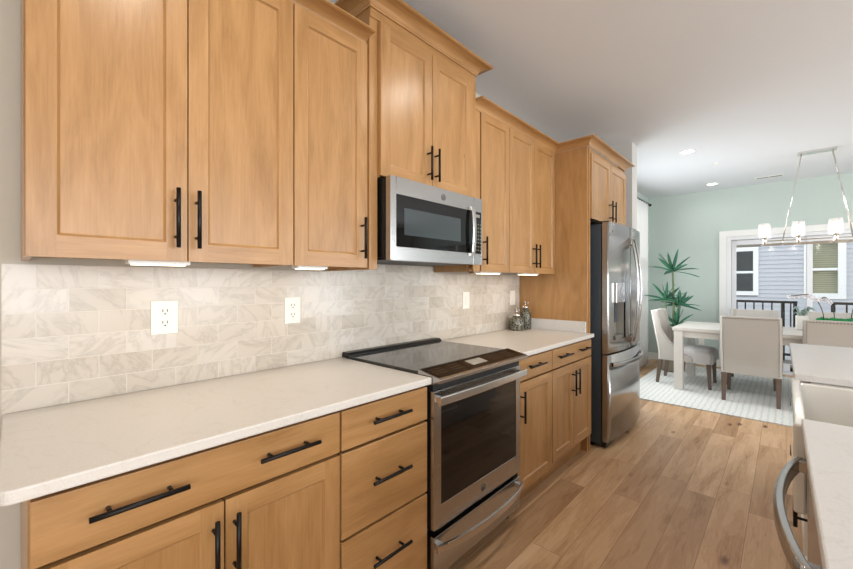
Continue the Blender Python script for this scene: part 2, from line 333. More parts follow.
# ------------------------------------------------------------------ mesh builder
class MB:
    def __init__(s): s.v = []; s.f = []; s.uv = []; s.sm = []
    def face(s, pts, uv=None, smooth=False):
        i = len(s.v); s.v += [tuple(p) for p in pts]; s.f.append(tuple(range(i, i+len(pts))))
        s.uv.append(uv or [(0, 0)]*len(pts)); s.sm.append(smooth)
    def gface(s, pts, g, off):
        """face with wood uv: g = grain axis index"""
        a = [Vector(p) for p in pts]
        n = (a[1]-a[0]).cross(a[2]-a[1])
        ax = sorted(range(3), key=lambda i: -abs(n[i]))
        if ax[0] == g: u, v = ax[1], ax[2]
        else:
            v = g; u = [i for i in range(3) if i not in (ax[0], g)][0]
        s.face(pts, [(p[u]+off[0], p[v]+off[1]) for p in a])
    def box(s, x0, x1, y0, y1, z0, z1, g=2, off=None):
        if x0 > x1: x0, x1 = x1, x0
        if y0 > y1: y0, y1 = y1, y0
        if z0 > z1: z0, z1 = z1, z0
        off = off or (random.uniform(0, 50), random.uniform(0, 50))
        P = [(x, y, z) for x in (x0, x1) for y in (y0, y1) for z in (z0, z1)]
        i = len(s.v); s.v += P
        for q in ((0,1,3,2), (4,6,7,5), (0,4,5,1), (2,3,7,6), (0,2,6,4), (1,5,7,3)):
            pts = [Vector(P[k]) for k in q]; n = (pts[1]-pts[0]).cross(pts[2]-pts[1])
            ax = sorted(range(3), key=lambda k: -abs(n[k]))
            if ax[0] == g: u, v = ax[1], ax[2]
            else: v = g; u = [k for k in range(3) if k not in (ax[0], g)][0]
            s.f.append(tuple(i+k for k in q)); s.uv.append([(p[u]+off[0], p[v]+off[1]) for p in pts]); s.sm.append(False)
        return s
    def obox(s, c, size, mat):
        i = len(s.v)
        for x in (-.5, .5):
            for y in (-.5, .5):
                for z in (-.5, .5): s.v.append(tuple(Vector(c) + mat @ Vector((x*size[0], y*size[1], z*size[2]))))
        for q in ((0,1,3,2), (4,6,7,5), (0,4,5,1), (2,3,7,6), (0,2,6,4), (1,5,7,3)):
            s.f.append(tuple(i+k for k in q)); s.uv.append([(0, 0)]*4); s.sm.append(False)
        return s
    def rings(s, rings, closed=True, caps=True, smooth=True):
        n = len(rings[0]); i = len(s.v)
        for r in rings: s.v += [tuple(p) for p in r]
        for a in range(len(rings)-1):
            for k in range(n if closed else n-1):
                k2 = (k+1) % n
                s.f.append((i+a*n+k, i+a*n+k2, i+(a+1)*n+k2, i+(a+1)*n+k)); s.uv.append([(0, 0)]*4); s.sm.append(smooth)
        if caps:
            s.f.append(tuple(i+k for k in reversed(range(n)))); s.uv.append([(0, 0)]*n); s.sm.append(False)
            e = i+(len(rings)-1)*n
            s.f.append(tuple(e+k for k in range(n))); s.uv.append([(0, 0)]*n); s.sm.append(False)
        return s
    def tube(s, pts, r, n=10, caps=True, ell=None):
        pts = [Vector(p) for p in pts]; R = []
        rr = r if isinstance(r, (list, tuple)) else [r]*len(pts)
        prev = None
        for i, p in enumerate(pts):
            d = (pts[min(i+1, len(pts)-1)] - pts[max(i-1, 0)]).normalized()
            up = Vector((0, 0, 1)) if abs(d.z) < .95 else Vector((1, 0, 0))
            a = d.cross(up).normalized(); b = a.cross(d).normalized()
            if ell: R.append([p + a*math.cos(2*PI*k/n)*ell[0] + b*math.sin(2*PI*k/n)*ell[1] for k in range(n)])
            else: R.append([p + (a*math.cos(2*PI*k/n) + b*math.sin(2*PI*k/n))*rr[i] for k in range(n)])
        return s.rings(R, caps=caps)
    def lathe(s, c, prof, n=24, caps=True):
        R = [[(c[0]+r*math.cos(2*PI*k/n), c[1]+r*math.sin(2*PI*k/n), c[2]+z) for k in range(n)] for r, z in prof]
        return s.rings(R, caps=caps)
    def extrude(s, poly, axis, a0, a1, g=None):
        """poly of 2D points in the remaining two axes (ascending order), extruded along axis."""
        off = (random.uniform(0, 50), random.uniform(0, 50)); g = axis if g is None else g
        def P(p, a): l = list(p); l.insert(axis, a); return tuple(l)
        n = len(poly)
        run = 0
        for k in range(n):
            p, q = poly[k], poly[(k+1) % n]; d = math.hypot(q[0]-p[0], q[1]-p[1])
            pts = [P(p, a0), P(q, a0), P(q, a1), P(p, a1)]
            s.face(pts, [(off[0]+run, off[1]+a0), (off[0]+run+d, off[1]+a0), (off[0]+run+d, off[1]+a1), (off[0]+run, off[1]+a1)])
            run += d
        s.face([P(p, a0) for p in reversed(poly)], [(off[0]+p[0], off[1]+p[1]) for p in reversed(poly)])
        s.face([P(p, a1) for p in poly], [(off[0]+p[0], off[1]+p[1]) for p in poly])
        return s
    def build(s, name, mat, parent=None, bevel=0, origin=None, weld=True, seg=2, sub=0):
        me = bpy.data.meshes.new(name)
        o0 = Vector(origin) if origin else (world_loc(parent) if parent else Vector((0, 0, 0)))
        me.from_pydata([tuple(Vector(v)-o0) for v in s.v], [], s.f)
        uvl = me.uv_layers.new(name='UVMap')
        k = 0
        for p, u in zip(me.polygons, s.uv):
            for q in range(p.loop_total): uvl.data[p.loop_start+q].uv = u[q] if q < len(u) else (0, 0)
        me.polygons.foreach_set('use_smooth', s.sm)
        bm = bmesh.new(); bm.from_mesh(me)
        if weld: bmesh.ops.remove_doubles(bm, verts=bm.verts, dist=.00002)
        bmesh.ops.recalc_face_normals(bm, faces=bm.faces)
        bm.to_mesh(me); bm.free()
        me.materials.append(mat)
        o = bpy.data.objects.new(name, me); C.objects.link(o)
        if parent: o.parent = parent
        elif origin: o.location = origin
        if bevel:
            b = o.modifiers.new('bevel', 'BEVEL'); b.width = bevel; b.segments = seg; b.limit_method = 'ANGLE'; b.angle_limit = math.radians(55)
        if sub:
            b = o.modifiers.new('sub', 'SUBSURF'); b.levels = sub; b.render_levels = sub
        return o
def world_loc(o):
    v = Vector((0, 0, 0))
    while o: v += o.location; o = o.parent
    return v
def tag(o, label=None, cat=None, group=None, kind=None):
    if label: o['label'] = label
    if cat: o['category'] = cat
    if group: o['group'] = group
    if kind: o['kind'] = kind
    return o
def thing(name, loc, label, cat, group=None, rz=0):
    o = bpy.data.objects.new(name, None); C.objects.link(o); o.location = loc; o.rotation_euler = (0, 0, rz)
    o.empty_display_size = .1
    return tag(o, label, cat, group)
def kids(o): return [c for c in bpy.data.objects if c.parent == o]
def copy_tree(o, parent=None):
    c = o.copy(); C.objects.link(c)
    if parent: c.parent = parent
    for ch in kids(o): copy_tree(ch, c)
    return c
def struct(name, mb, mat, parent=None, bevel=0):
    o = mb.build(name, mat, parent, bevel)
    if not parent: o['kind'] = 'structure'
    return o

# ================================================================== ROOM SHELL
XR, YB, YF, ZC = 6.5, 7.44, -3.5, 2.73
struct('floor', MB().box(-.2, XR+.2, YF-.2, YB+.15, -.08, 0), M['floor'])
struct('ceiling', MB().box(-.2, XR+.2, YF-.2, YB+.15, ZC, ZC+.15), M['ceil'])
# kitchen wall and dining wall, one plane; window opening in the dining part
wl = MB().box(-.15, 0, YF, 4.40, 0, ZC)
struct('wall_left', wl, M['greige'])
wd = MB().box(-.15, 0, 4.40, 4.75, 0, ZC).box(-.15, 0, 6.15, YB+.15, 0, ZC).box(-.15, 0, 4.75, 6.15, 0, .5).box(-.15, 0, 4.75, 6.15, 2.4, ZC)
struct('wall_dining', wd, M['mint'])
struct('wall_stub', MB().box(0, .565, 4.32, 4.50, 0, ZC), M['whitewall'])
# back wall with sliding door opening X 1.06..3.5, top 1.99
DX0, DX1, DZ = 1.055, 2.86, 1.99
struct('wall_back', MB().box(0, DX0, YB, YB+.15, 0, ZC).box(DX1, 4.2, YB, YB+.15, 0, ZC).box(5.9, XR, YB, YB+.15, 0, ZC).box(4.2, 5.9, YB, YB+.15, 0, .7).box(4.2, 5.9, YB, YB+.15, 2.2, ZC).box(DX0, DX1, YB, YB+.15, DZ, ZC), M['mint'])
wr = MB().box(XR, XR+.15, YF, -2.9, 0, ZC).box(XR, XR+.15, -1.3, -.5, 0, ZC)
for a, b in ((1.1, 1.6), (3.2, 4.4), (6.0, YB)): wr.box(XR, XR+.15, a, b, 0, ZC)
for a, b in ((-2.9, -1.3), (-.5, 1.1), (1.6, 3.2), (4.4, 6.0)): wr.box(XR, XR+.15, a, b, 0, .5).box(XR, XR+.15, a, b, 2.45, ZC)
struct('wall_right', wr, M['greige'])
wf = MB().box(-.15, 3.6, YF-.15, YF, 0, ZC).box(6.1, XR+.15, YF-.15, YF, 0, ZC).box(3.6, 6.1, YF-.15, YF, 0, .5).box(3.6, 6.1, YF-.15, YF, 2.45, ZC)
struct('wall_front', wf, M['greige'])
struct('baseboard_back', MB().box(0, .965, YB-.014, YB, 0, .11).box(2.96, XR, YB-.014, YB, 0, .11), M['trim'], bevel=.003)
struct('baseboard_dining', MB().box(0, .014, 4.5, YB-.014, 0, .11), M['trim'], bevel=.003)
struct('baseboard_stub', MB().box(.565, .579, 4.32, 4.50, 0, .11), M['trim'], bevel=.003)
# casing and sliding glass door
struct('window_6', MB().box(4.2, 4.26, YB+.05, YB+.11, .7, 2.2).box(5.84, 5.9, YB+.05, YB+.11, .7, 2.2).box(5.02, 5.08, YB+.05, YB+.11, .7, 2.2).box(4.26, 5.02, YB+.05, YB+.11, 1.43, 1.48).box(5.08, 5.84, YB+.05, YB+.11, 1.43, 1.48), M['vinyl'])
struct('trim_1', MB().box(.965, DX0, YB-.02, YB, 0, DZ+.09).box(DX1, DX1+.09, YB-.02, YB, 0, DZ+.09).box(DX0, DX1, YB-.02, YB, DZ, DZ+.09), M['trim'], bevel=.003)
dr = MB().box(DX0, DX0+.05, YB, YB+.15, 0, DZ).box(DX1-.05, DX1, YB, YB+.15, 0, DZ).box(DX0+.05, DX1-.05, YB, YB+.15, DZ-.05, DZ).box(DX0+.05, DX1-.05, YB, YB+.15, 0, .03)
door = struct('door_1', dr, M['vinyl'], bevel=.003)
def sash(x0, x1, y):
    f = MB().box(x0, x0+.055, y, y+.04, .035, DZ-.055).box(x1-.055, x1, y, y+.04, .035, DZ-.055).box(x0+.055, x1-.055, y, y+.04, DZ-.125, DZ-.055).box(x0+.055, x1-.055, y, y+.04, .035, .14)
    o = f.build('sash', M['vinyl'], door, bevel=.003)
    MB().box(x0+.055, x1-.055, y+.017, y+.023, .14, DZ-.125).build('pane', M['pane'], o)
sash(DX0+.052, 1.980, YB+.085); sash(1.928, DX1-.052, YB+.04)
wdw = MB()
def window(name, face, a0, a1, z0, z1):
    m = MB(); t = .05
    def bx(p0, p1, q0, q1):
        if face == 'L': m.box(-.11, -.05, p0, p1, q0, q1)
        elif face == 'R': m.box(XR+.05, XR+.11, p0, p1, q0, q1)
        else: m.box(p0, p1, YF-.11, YF-.05, q0, q1)
    zm = (z0+z1)/2
    bx(a0, a0+t, z0, z1); bx(a1-t, a1, z0, z1); bx(a0+t, a1-t, z0, z0+t); bx(a0+t, a1-t, z1-t, z1); bx(a0+t, a1-t, zm-.02, zm+.02)
    return struct(name, m, M['vinyl'])
window('window_1', 'L', 4.75, 6.15, .5, 2.4)
for i, (a, b) in enumerate(((-.5, 1.1), (1.6, 3.2), (4.4, 6.0))): window('window_%d' % (i+2), 'R', a, b, .5, 2.45)  # unseen right-wall windows that hold the fill lamps
window('window_5', 'R', -2.9, -1.3, .5, 2.45)  # unseen right-wall window, put in to frame an added fill lamp
window('window_7', 'F', 3.6, 6.1, .5, 2.45)  # unseen front-wall window, put in for the fill lamp behind the camera

# ================================================================== KITCHEN: shared builders
def pull(y, z, xf, L, vertical, parent, sgn=1):
    """black bar pull centred at (y,z), standing off the face xf"""
    m = MB(); r = .0062; x = xf + sgn*.032
    if vertical:
        m.tube([(x, y, z-L/2), (x, y, z+L/2)], r, 12)
        for s_ in (-1, 1): m.tube([(xf-sgn*.002, y, z+s_*L*.31), (x, y, z+s_*L*.31)], .0048, 8)
    else:
        m.tube([(x, y-L/2, z), (x, y+L/2, z)], r, 12)
        for s_ in (-1, 1): m.tube([(xf-sgn*.002, y+s_*L*.31, z), (x, y+s_*L*.31, z)], .0048, 8)
    return m.build('handle', M['black_metal'], parent)

def shaker(y0, y1, z0, z1, xf, parent, mat=None, st=.057, rail=None, name='door', sgn=1, th=.020):
    rail = rail or st
    m = MB(); R = random.uniform
    ch, rc = .006, .009
    xb = xf - sgn*th; xp = xf - sgn*rc
    iy0, iy1, iz0, iz1 = y0+st, y1-st, z0+rail, z1-rail
    def F(pts, g, off):
        if sgn < 0: pts = list(reversed(pts))
        m.gface(pts, g, off)
    o1, o2, o3, o4, o5 = [(R(0, 50), R(0, 50)) for _ in range(5)]
    F([(xf, y0, z0), (xf, iy0, z0), (xf, iy0, iz0), (xf, iy0, iz1), (xf, iy0, z1), (xf, y0, z1)], 2, o1)
    F([(xf, iy1, z0), (xf, y1, z0), (xf, y1, z1), (xf, iy1, z1), (xf, iy1, iz1), (xf, iy1, iz0)], 2, o2)
    F([(xf, iy0, z0), (xf, iy1, z0), (xf, iy1, iz0), (xf, iy0, iz0)], 1, o3)
    F([(xf, iy0, iz1), (xf, iy1, iz1), (xf, iy1, z1), (xf, iy0, z1)], 1, o4)
    jy0, jy1, jz0, jz1 = iy0+ch, iy1-ch, iz0+ch, iz1-ch
    F([(xf, iy0, iz0), (xp, jy0, jz0), (xp, jy0, jz1), (xf, iy0, iz1)], 2, o1)
    F([(xf, iy1, iz1), (xp, jy1, jz1), (xp, jy1, jz0), (xf, iy1, iz0)], 2, o2)
    F([(xf, iy0, iz0), (xf, iy1, iz0), (xp, jy1, jz0), (xp, jy0, jz0)], 1, o3)
    F([(xf, iy1, iz1), (xf, iy0, iz1), (xp, jy0, jz1), (xp, jy1, jz1)], 1, o4)
    F([(xp, jy0, jz0), (xp, jy1, jz0), (xp, jy1, jz1), (xp, jy0, jz1)], 2, o5)
    F([(xb, y0, z0), (xb, y0, z1), (xb, y1, z1), (xb, y1, z0)], 2, o5)
    F([(xf, y0, z1), (xb, y0, z1), (xb, y0, z0), (xf, y0, z0)], 2, o1)
    F([(xf, y1, z0), (xb, y1, z0), (xb, y1, z1), (xf, y1, z1)], 2, o2)
    F([(xf, y0, z0), (xb, y0, z0), (xb, y1, z0), (xf, iy1, z0), (xf, iy0, z0)][:3]+[(xf, y1, z0)], 1, o3)
    F([(xf, y1, z1), (xb, y1, z1), (xb, y0, z1), (xf, y0, z1)], 1, o4)
    return m.build(name, mat or M['maple'], parent, bevel=.0015, seg=2)
def slab(y0, y1, z0, z1, xf, parent, mat=None, name='drawer', sgn=1):
    return MB().box(xf-sgn*.020, xf, y0, y1, z0, z1, g=1).build(name, mat or M['maple'], parent, bevel=.0025)

# ================================================================== BACKSPLASH
bsp = MB().extrude([(-.012, .9145), (3.030, .9145), (3.030, 1.364), (1.905, 1.364), (1.905, 1.404), (1.101, 1.404), (1.101, 1.360), (-.012, 1.360)], 0, .0004, .010)
o = bsp.build('backsplash', M['tile']); tag(o, 'marble subway tile backsplash running along the kitchen wall above the counters', 'backsplash')

# ================================================================== UPPER CABINETS
UB, UT = 1.366, 2.372
UX = .335
def carcass(y0, y1, z0, z1, xd, parent, name='body', mat=None, ends=(False, False)):
    m = MB(); t = .016
    xl, xr = (xd if ends[0] else xd-.030), (xd if ends[1] else xd-.030); xd -= .030
    m.box(.012, xl, y0, y0+t, z0, z1).box(.012, xr, y1-t, y1, z0, z1)
    m.box(.012, xd+.015, y0+t, y1-t, z1-t, z1, g=1)
    m.box(.012, xd, y0+t, y1-t, z0+.012, z0+.012+t, g=1)
    m.box(.012, .018, y0+t, y1-t, z0+.012+t, z1-t)
    m.box(xd-.018, xd, y0+t, y1-t, z1-.035, z1-t, g=1).box(xd-.018, xd, y0+t, y1-t, z0+.03, z0+.050, g=1)
    m.box(xd-.018, xd, (y0+y1)/2-.02, (y0+y1)/2+.02, z0+.05, z1-.035)
    return m.build(name, mat or M['maple_in'], parent)
def crown(pathpts, z, name, label, h=.05, proj=.06, mat=None, closed_ends=True):
    """cove crown along a polyline path (list of (x,y,nx,ny)) with outward normals."""
    prof = [(0, 0)]
    prof += [(.004, 0), (.006, h*.16)]
    for k in range(7):
        a = k/6*PI/2
        prof.append((.008+(proj-.016)*(1-math.cos(a)), h*.18+(h*.62)*math.sin(a)))
    prof += [(proj-.004, h*.84), (proj, h*.88), (proj, h), (0, h)]
    m = MB(); off = (random.uniform(0, 50), random.uniform(0, 50))
    R = [[(x+nx*p, y+ny*p, z+q) for p, q in prof] for x, y, nx, ny in pathpts]
    run = 0
    for a in range(len(R)-1):
        d = (Vector(R[a+1][0])-Vector(R[a][0])).length; pr = 0
        for k in range(len(prof)):
            k2 = (k+1) % len(prof); dd = math.hypot(prof[k2][0]-prof[k][0], prof[k2][1]-prof[k][1])
            m.face([R[a][k], R[a+1][k], R[a+1][k2], R[a][k2]], [(off[0]+pr, off[1]+run), (off[0]+pr, off[1]+run+d), (off[0]+pr+dd, off[1]+run+d), (off[0]+pr+dd, off[1]+run)])
            pr += dd
        run += d
    m.face(list(reversed(R[0])), [(off[0]+p[1], off[1]) for p in R[0]]); m.face(R[-1], [(off[0]+p[1], off[1]) for p in R[-1]])
    o = m.build(name, mat or M['maple'])
    return tag(o, label, 'moulding')

c = thing('wall_cabinet', (.17, .385, UB), 'large double-door maple wall cabinet nearest the camera, above the left marble backsplash', 'cabinet')
carcass(.027, .742, UB+.004, UT+.006, UX-.022, c, ends=(True, False))
for (a, b, hy) in ((.030, .3835, .351), (.3865, .740, .408)):
    d = shaker(a, b, UB+.004, UT, UX, c); pull(hy, 1.500, UX, .180, True, d)
c = thing('wall_cabinet', (.17, .92, UB), 'narrow single-door maple wall cabinet left of the microwave', 'cabinet')
carcass(.743, 1.099, UB+.004, UT+.006, UX-.022, c, ends=(False, True))
d = shaker(.745, 1.097, UB+.004, UT, UX, c); pull(1.062, 1.498, UX, .180, True, d)
c = thing('wall_cabinet', (.19, 1.5, 1.8), 'tall-set maple wall cabinet with two doors directly above the microwave', 'cabinet')
carcass(1.148, 1.904, 1.786, 2.56, .343, c, ends=(True, True))
MB().box(.012, .343, 1.101, 1.147, UB-.004, 2.56).build('filler_panel', M['maple_in'], c, bevel=.001)
MB().box(.3435, .350, 1.101, 1.904, 2.497, 2.56, g=1).build('frieze', M['maple'], c)
for (a, b, hy) in ((1.150, 1.498, 1.462), (1.501, 1.850, 1.520)):
    d = shaker(a, b, 1.790, 2.488, .365, c); pull(hy, 1.909, .365, .170, True, d)
MB().box(.343, .350, 1.852, 1.904, 1.786, 2.497).build('stile', M['maple'], c)
c = thing('wall_cabinet', (.17, 2.14, UB), 'single-door maple wall cabinet just right of the microwave', 'cabinet')
carcass(1.909, 2.318, UB+.004, UT-.006, UX-.022, c)
MB().box(UX-.021, UX-.006, 1.909, 1.978, UB+.004, UT-.006).build('filler_panel', M['maple'], c, bevel=.001)
d = shaker(1.985, 2.316, UB+.004, UT-.010, UX, c, st=.045, rail=.048); pull(1.990+.012, 1.499, UX, .172, True, d)
c = thing('wall_cabinet', (.17, 2.67, UB), 'double-door maple wall cabinet beside the refrigerator panel', 'cabinet')
carcass(2.320, 3.028, UB+.004, UT-.006, UX-.022, c, ends=(False, True))
for (a, b, hy) in ((2.322, 2.673, 2.645), (2.677, 3.026, 2.705)):
    d = shaker(a, b, UB+.004, UT-.010, UX, c, st=.045, rail=.048); pull(hy, 1.497, UX, .172, True, d)
# microwave side filler between tall cabinet and right cabinet
crown([(.315, -.01, 1, 0), (.315, 1.100, 1, 0)], 2.373, 'crown_moulding', 'cove crown moulding along the top of the two left wall cabinets', .040, .075)
crown([(.012, 1.100, 0, -1), (.352, 1.100, 1, -1), (.352, 1.905, 1, 1), (.012, 1.905, 0, 1)], 2.536, 'crown_moulding', 'highest crown moulding, on top of the cabinet above the microwave', .056, .075)
crown([(.330, 1.906, 1, 0), (.330, 3.032, 1, -1), (.598, 3.032, 1, -1), (.598, 3.966, 1, 1), (.02, 3.966, 0, 1)], 2.3525, 'crown_moulding', 'crown moulding running from right of the microwave around the refrigerator cabinet', .054, .068)
# under-cabinet lights
def ucl(y0, y1, label, x0=.255):
    t = thing('under_cabinet_light', (x0+.02, (y0+y1)/2, UB-.012), label, 'light', 'bar lights under the wall cabinets')
    MB().box(x0, x0+.05, y0, y1, UB-.006, UB+.014).build('housing', M['white_plastic'], t)
    MB().box(x0+.006, x0+.044, y0+.012, y1-.012, UB-.009, UB-.0062).build('diffuser', M['led'], t)
    a = area('light_source', (0, 0, -.004), (0, 0, 0), .03, y1-y0-.03, .52, (1, .82, .60)); a.parent = t
ucl(.24, .40, 'slim white bar light under the large left wall cabinet')
ucl(.775, .91, 'slim white bar light under the narrow wall cabinet left of the microwave')
ucl(2.02, 2.26, 'slim white bar light under the single wall cabinet right of the microwave')
ucl(2.55, 2.80, 'slim white bar light under the wall cabinet beside the refrigerator panel')

# ================================================================== REFRIGERATOR SURROUND
c = thing('refrigerator_surround', (.3, 3.52, 0), 'deep two-door maple cabinet over the refrigerator with its full-height maple side panel', 'cabinet')
MB().box(.012, .590, 3.032, 3.054, 0, 2.352).build('side_panel', M['maple'], c, bevel=.001)
MB().box(.570, .598, 3.0545, 3.076, 0.0, 2.352).build('stile', M['maple'], c, bevel=.001)
MB().box(.012, .566, 3.056, 3.076, 1.81, 2.345).box(.012, .588, 3.945, 3.965, 1.81, 2.345).box(.012, .566, 3.076, 3.945, 1.81, 1.83, g=1).box(.012, .588, 3.078, 3.945, 2.30, 2.352, g=1).box(.56, .585, 3.078, 3.10, 1.83, 2.30).build('body', M['maple_in'], c)
for (a, b, hy) in ((3.080, 3.520, 3.480), (3.523, 3.963, 3.563)):
    d = shaker(a, b, 1.800, 2.312, .608, c, st=.05); pull(hy, 1.905, .608, .175, True, d)

# ================================================================== BASE CABINETS
BF = .623; BT = .872
def base_body(y0, y1, parent, x1=.600, sgn=1, mat=None, ends=(False, False)):
    m = MB().box(.012, .570, y0, y1, .11, .884)
    if ends[0]: m.box(.570, x1, y0, y0+.016, .11, .884)
    if ends[1]: m.box(.570, x1, y1-.016, y1, .11, .884)
    m.box(.012, x1-.057, y0+.002, y1-.002, 0.0, .11, g=1)
    return m.build('body', mat or M['maple_in'], parent)
c = thing('base_cabinet', (.3, .39, 0), 'double-door maple base cabinet with one wide drawer under the left counter end', 'cabinet')
base_body(.027, .754, c, ends=(True, False))
d = slab(.030, .751, .738, BT, BF, c); pull(.207, .812, BF, .185, False, d); pull(.566, .812, BF, .185, False, d)
for (a, b, hy) in ((.030, .3885, .362), (.3925, .751, .414)):
    d = shaker(a, b, .118, .728, BF, c); pull(hy, .607, BF, .180, True, d)
c = thing('base_cabinet', (.3, .97, 0), 'three-drawer maple base cabinet left of the range', 'cabinet')
base_body(.756, 1.180, c)
for z0, z1, hz in ((.738, BT, .812), (.440, .728, .597), (.118, .430, .308)):
    d = slab(.759, 1.180, z0, z1, BF, c); pull(.965, hz, BF, .185, False, d)
c = thing('base_cabinet', (.3, 2.15, 0), 'single-door maple base cabinet right of the range', 'cabinet')
base_body(1.915, 2.352, c)
d = slab(1.918, 2.349, .748, BT, BF, c); pull(2.11, .820, BF, .20, False, d)
d = shaker(1.918, 2.349, .124, .738, BF, c); pull(1.947, .610, BF, .175, True, d)
c = thing('base_cabinet', (.3, 2.7, 0), 'double-door maple base cabinet with a wide drawer next to the refrigerator', 'cabinet')
base_body(2.354, 3.030, c, ends=(False, True))
d = slab(2.357, 3.028, .748, BT, BF, c); pull(2.51, .820, BF, .20, False, d); pull(2.86, .820, BF, .20, False, d)
for (a, b, hy) in ((2.357, 2.691, 2.660), (2.695, 3.028, 2.726)):
    d = shaker(a, b, .150, .738, BF, c); pull(hy, .610, BF, .175, True, d)

# counters
def counter(poly, name, label, z0=.886, z1=.914, mat=None):
    m = MB()
    m.extrude(poly, 2, z0, z1)
    o = m.build(name, mat or M['quartz'], bevel=.004)
    return tag(o, label, 'countertop')
def arc(cx, cy, r, a0, a1, n=6): return [(cx+r*math.cos(math.radians(a0+(a1-a0)*k/n)), cy+r*math.sin(math.radians(a0+(a1-a0)*k/n))) for k in range(n+1)]
counter([(.0105, -.010), *arc(.624, .007, .021, -90, 0), (.645, 1.184), (.0105, 1.184)], 'countertop', 'long off-white quartz countertop in the left foreground, left of the range')
counter([(.0105, 1.911), (.645, 1.911), (.645, 3.030), (.0105, 3.030)], 'countertop', 'off-white quartz countertop between the range and the refrigerator')
o = MB().box(.030, .585, 3.010, 3.030, .9145, 1.000).build('side_splash', M['quartz_w'], bevel=.002); tag(o, 'short white quartz splash strip standing against the wooden refrigerator panel', 'splash')

# outlets
def outlet(y, z, kind, label, w=.079, h=.122, x=.010, group=None):
    t = thing('outlet' if kind == 'outlet' else 'light_switch', (x, y, z), label, 'outlet' if kind == 'outlet' else 'switch', group)
    MB().box(x, x+.006, y-w/2, y+w/2, z-h/2, z+h/2).build('cover_plate', M['white_plastic'], t, bevel=.002)
    if kind == 'outlet':
        for s_ in (-1, 1):
            f = MB().tube([(x+.0055, y, z+s_*.0215), (x+.0085, y, z+s_*.0215)], .0165, 20).build('receptacle', M['white_plastic'], t)
            MB().box(x+.0082, x+.0092, y-.0085, y-.0058, z+s_*.0215-.001, z+s_*.0215+.009).box(x+.0082, x+.0092, y+.0058, y+.0085, z+s_*.0215-.001, z+s_*.0215+.009).tube([(x+.008, y, z+s_*.0215-.008), (x+.0092, y, z+s_*.0215-.008)], .003, 8).build('slots', M['slot'], f)
    else:
        MB().box(x+.0055, x+.010, y-.016, y+.016, z-.033, z+.033).build('rocker', M['white_plastic'], t, bevel=.001)
outlet(.398, 1.174, 'outlet', 'larger white duplex outlet in the tile nearest the camera', .086, .124)
outlet(.908, 1.173, 'outlet', 'white duplex outlet in the tile under the narrow wall cabinet')
outlet(2.255, 1.173, 'switch', 'white rocker switch plate in the tile just right of the range')
outlet(2.91, 1.172, 'switch', 'white switch plate at the far right end of the tile above the soap bottles')

# ================================================================== RANGE
RY0, RY1 = 1.188, 1.910
t = thing('range', (.34, (RY0+RY1)/2, 0), 'stainless steel slide-in electric range with black glass cooktop', 'range')
MB().box(.03, .606, RY0+.004, RY1-.004, .06, .884).box(.03, .54, RY0+.004, RY1-.004, .884, .9145).build('body', M['black'], t, bevel=.003)
MB().box(.05, .56, RY0+.03, RY1-.03, .02, .06).build('base', M['black_plastic'], t)
for y in (RY0+.03, RY1-.03):
    for x in (.08, .57): MB().lathe((x, y, 0), [(.016, 0), (.016, .022), (.010, .024), (.010, .03)], 12).build('foot', M['black_plastic'], t)
MB().box(.045, .562, RY0-.002, RY1+.001, .9145, .926).build('cooktop', M['cooktop'], t, bevel=.002)
m = MB(); m.extrude([(.012, .916), (.075, .916), (.075, .930), (.060, .941), (.020, .941), (.012, .935)], 1, RY0-.002, RY1+.002)
m.build('rear_vent_trim', M['black'], t, bevel=.002)
# sloping control panel: side profile (x,z)
m = MB(); m.extrude([(.562, .9142), (.564, .934), (.676, .914), (.690, .908), (.688, .893), (.664, .889), (.640, .880), (.600, .880), (.600, .886), (.642, .900), (.642, .9142)], 1, RY0-.002, RY1+.002)
m.build('control_housing', M['steel'], t, bevel=.0015)
def slope(x, up): return .934 - (x-.564)*(.020/.112) + up
m = MB(); y0, y1 = RY0+.010, RY1-.010
m.face([(.568, y0, slope(.568, .0016)), (.676, y0, slope(.676, .0016)), (.676, y1, slope(.676, .0016)), (.568, y1, slope(.568, .0016))])
m.face([(.568, y0, slope(.568, -.001)), (.568, y1, slope(.568, -.001)), (.676, y1, slope(.676, -.001)), (.676, y0, slope(.676, -.001))])
for a, b in (((.568, y0), (.676, y0)), ((.676, y0), (.676, y1)), ((.676, y1), (.568, y1)), ((.568, y1), (.568, y0))):
    m.face([(a[0], a[1], slope(a[0], -.001)), (b[0], b[1], slope(b[0], -.001)), (b[0], b[1], slope(b[0], .0016)), (a[0], a[1], slope(a[0], .0016))])
m.build('control_panel', M['panelglass'], t)
# printed key fields on the glass
M['disp'] = plain('display_grey', '#8b8880', .25, noise=.05); M['keys'] = plain('printed_keys', '#7a6a52', .35, noise=0)
def dec(ya, yb, xa, xb, mat, nm):
    mm = MB(); mm.face([(xa, ya, slope(xa, .0022)), (xb, ya, slope(xb, .0022)), (xb, yb, slope(xb, .0022)), (xa, yb, slope(xa, .0022))]); mm.build(nm, mat, t)
dec(1.47, 1.59, .592, .648, M['disp'], 'clock_display')
for yb_ in (1.215, 1.335, 1.64, 1.77):
    k = MB()
    for i in range(3):
        for j in range(6):
            yy = yb_ + j*.014; xx = .596+i*.022
            k.face([(xx, yy, slope(xx, .0021)), (xx+.004, yy, slope(xx+.004, .0021)), (xx+.004, yy+.005, slope(xx+.004, .0021)), (xx, yy+.005, slope(xx, .0021))])
    k.build('key_markings', M['keys'], t)
MB().box(.606, .640, RY0+.008, RY1-.008, .853, .880).build('recess', M['black_plastic'], t)
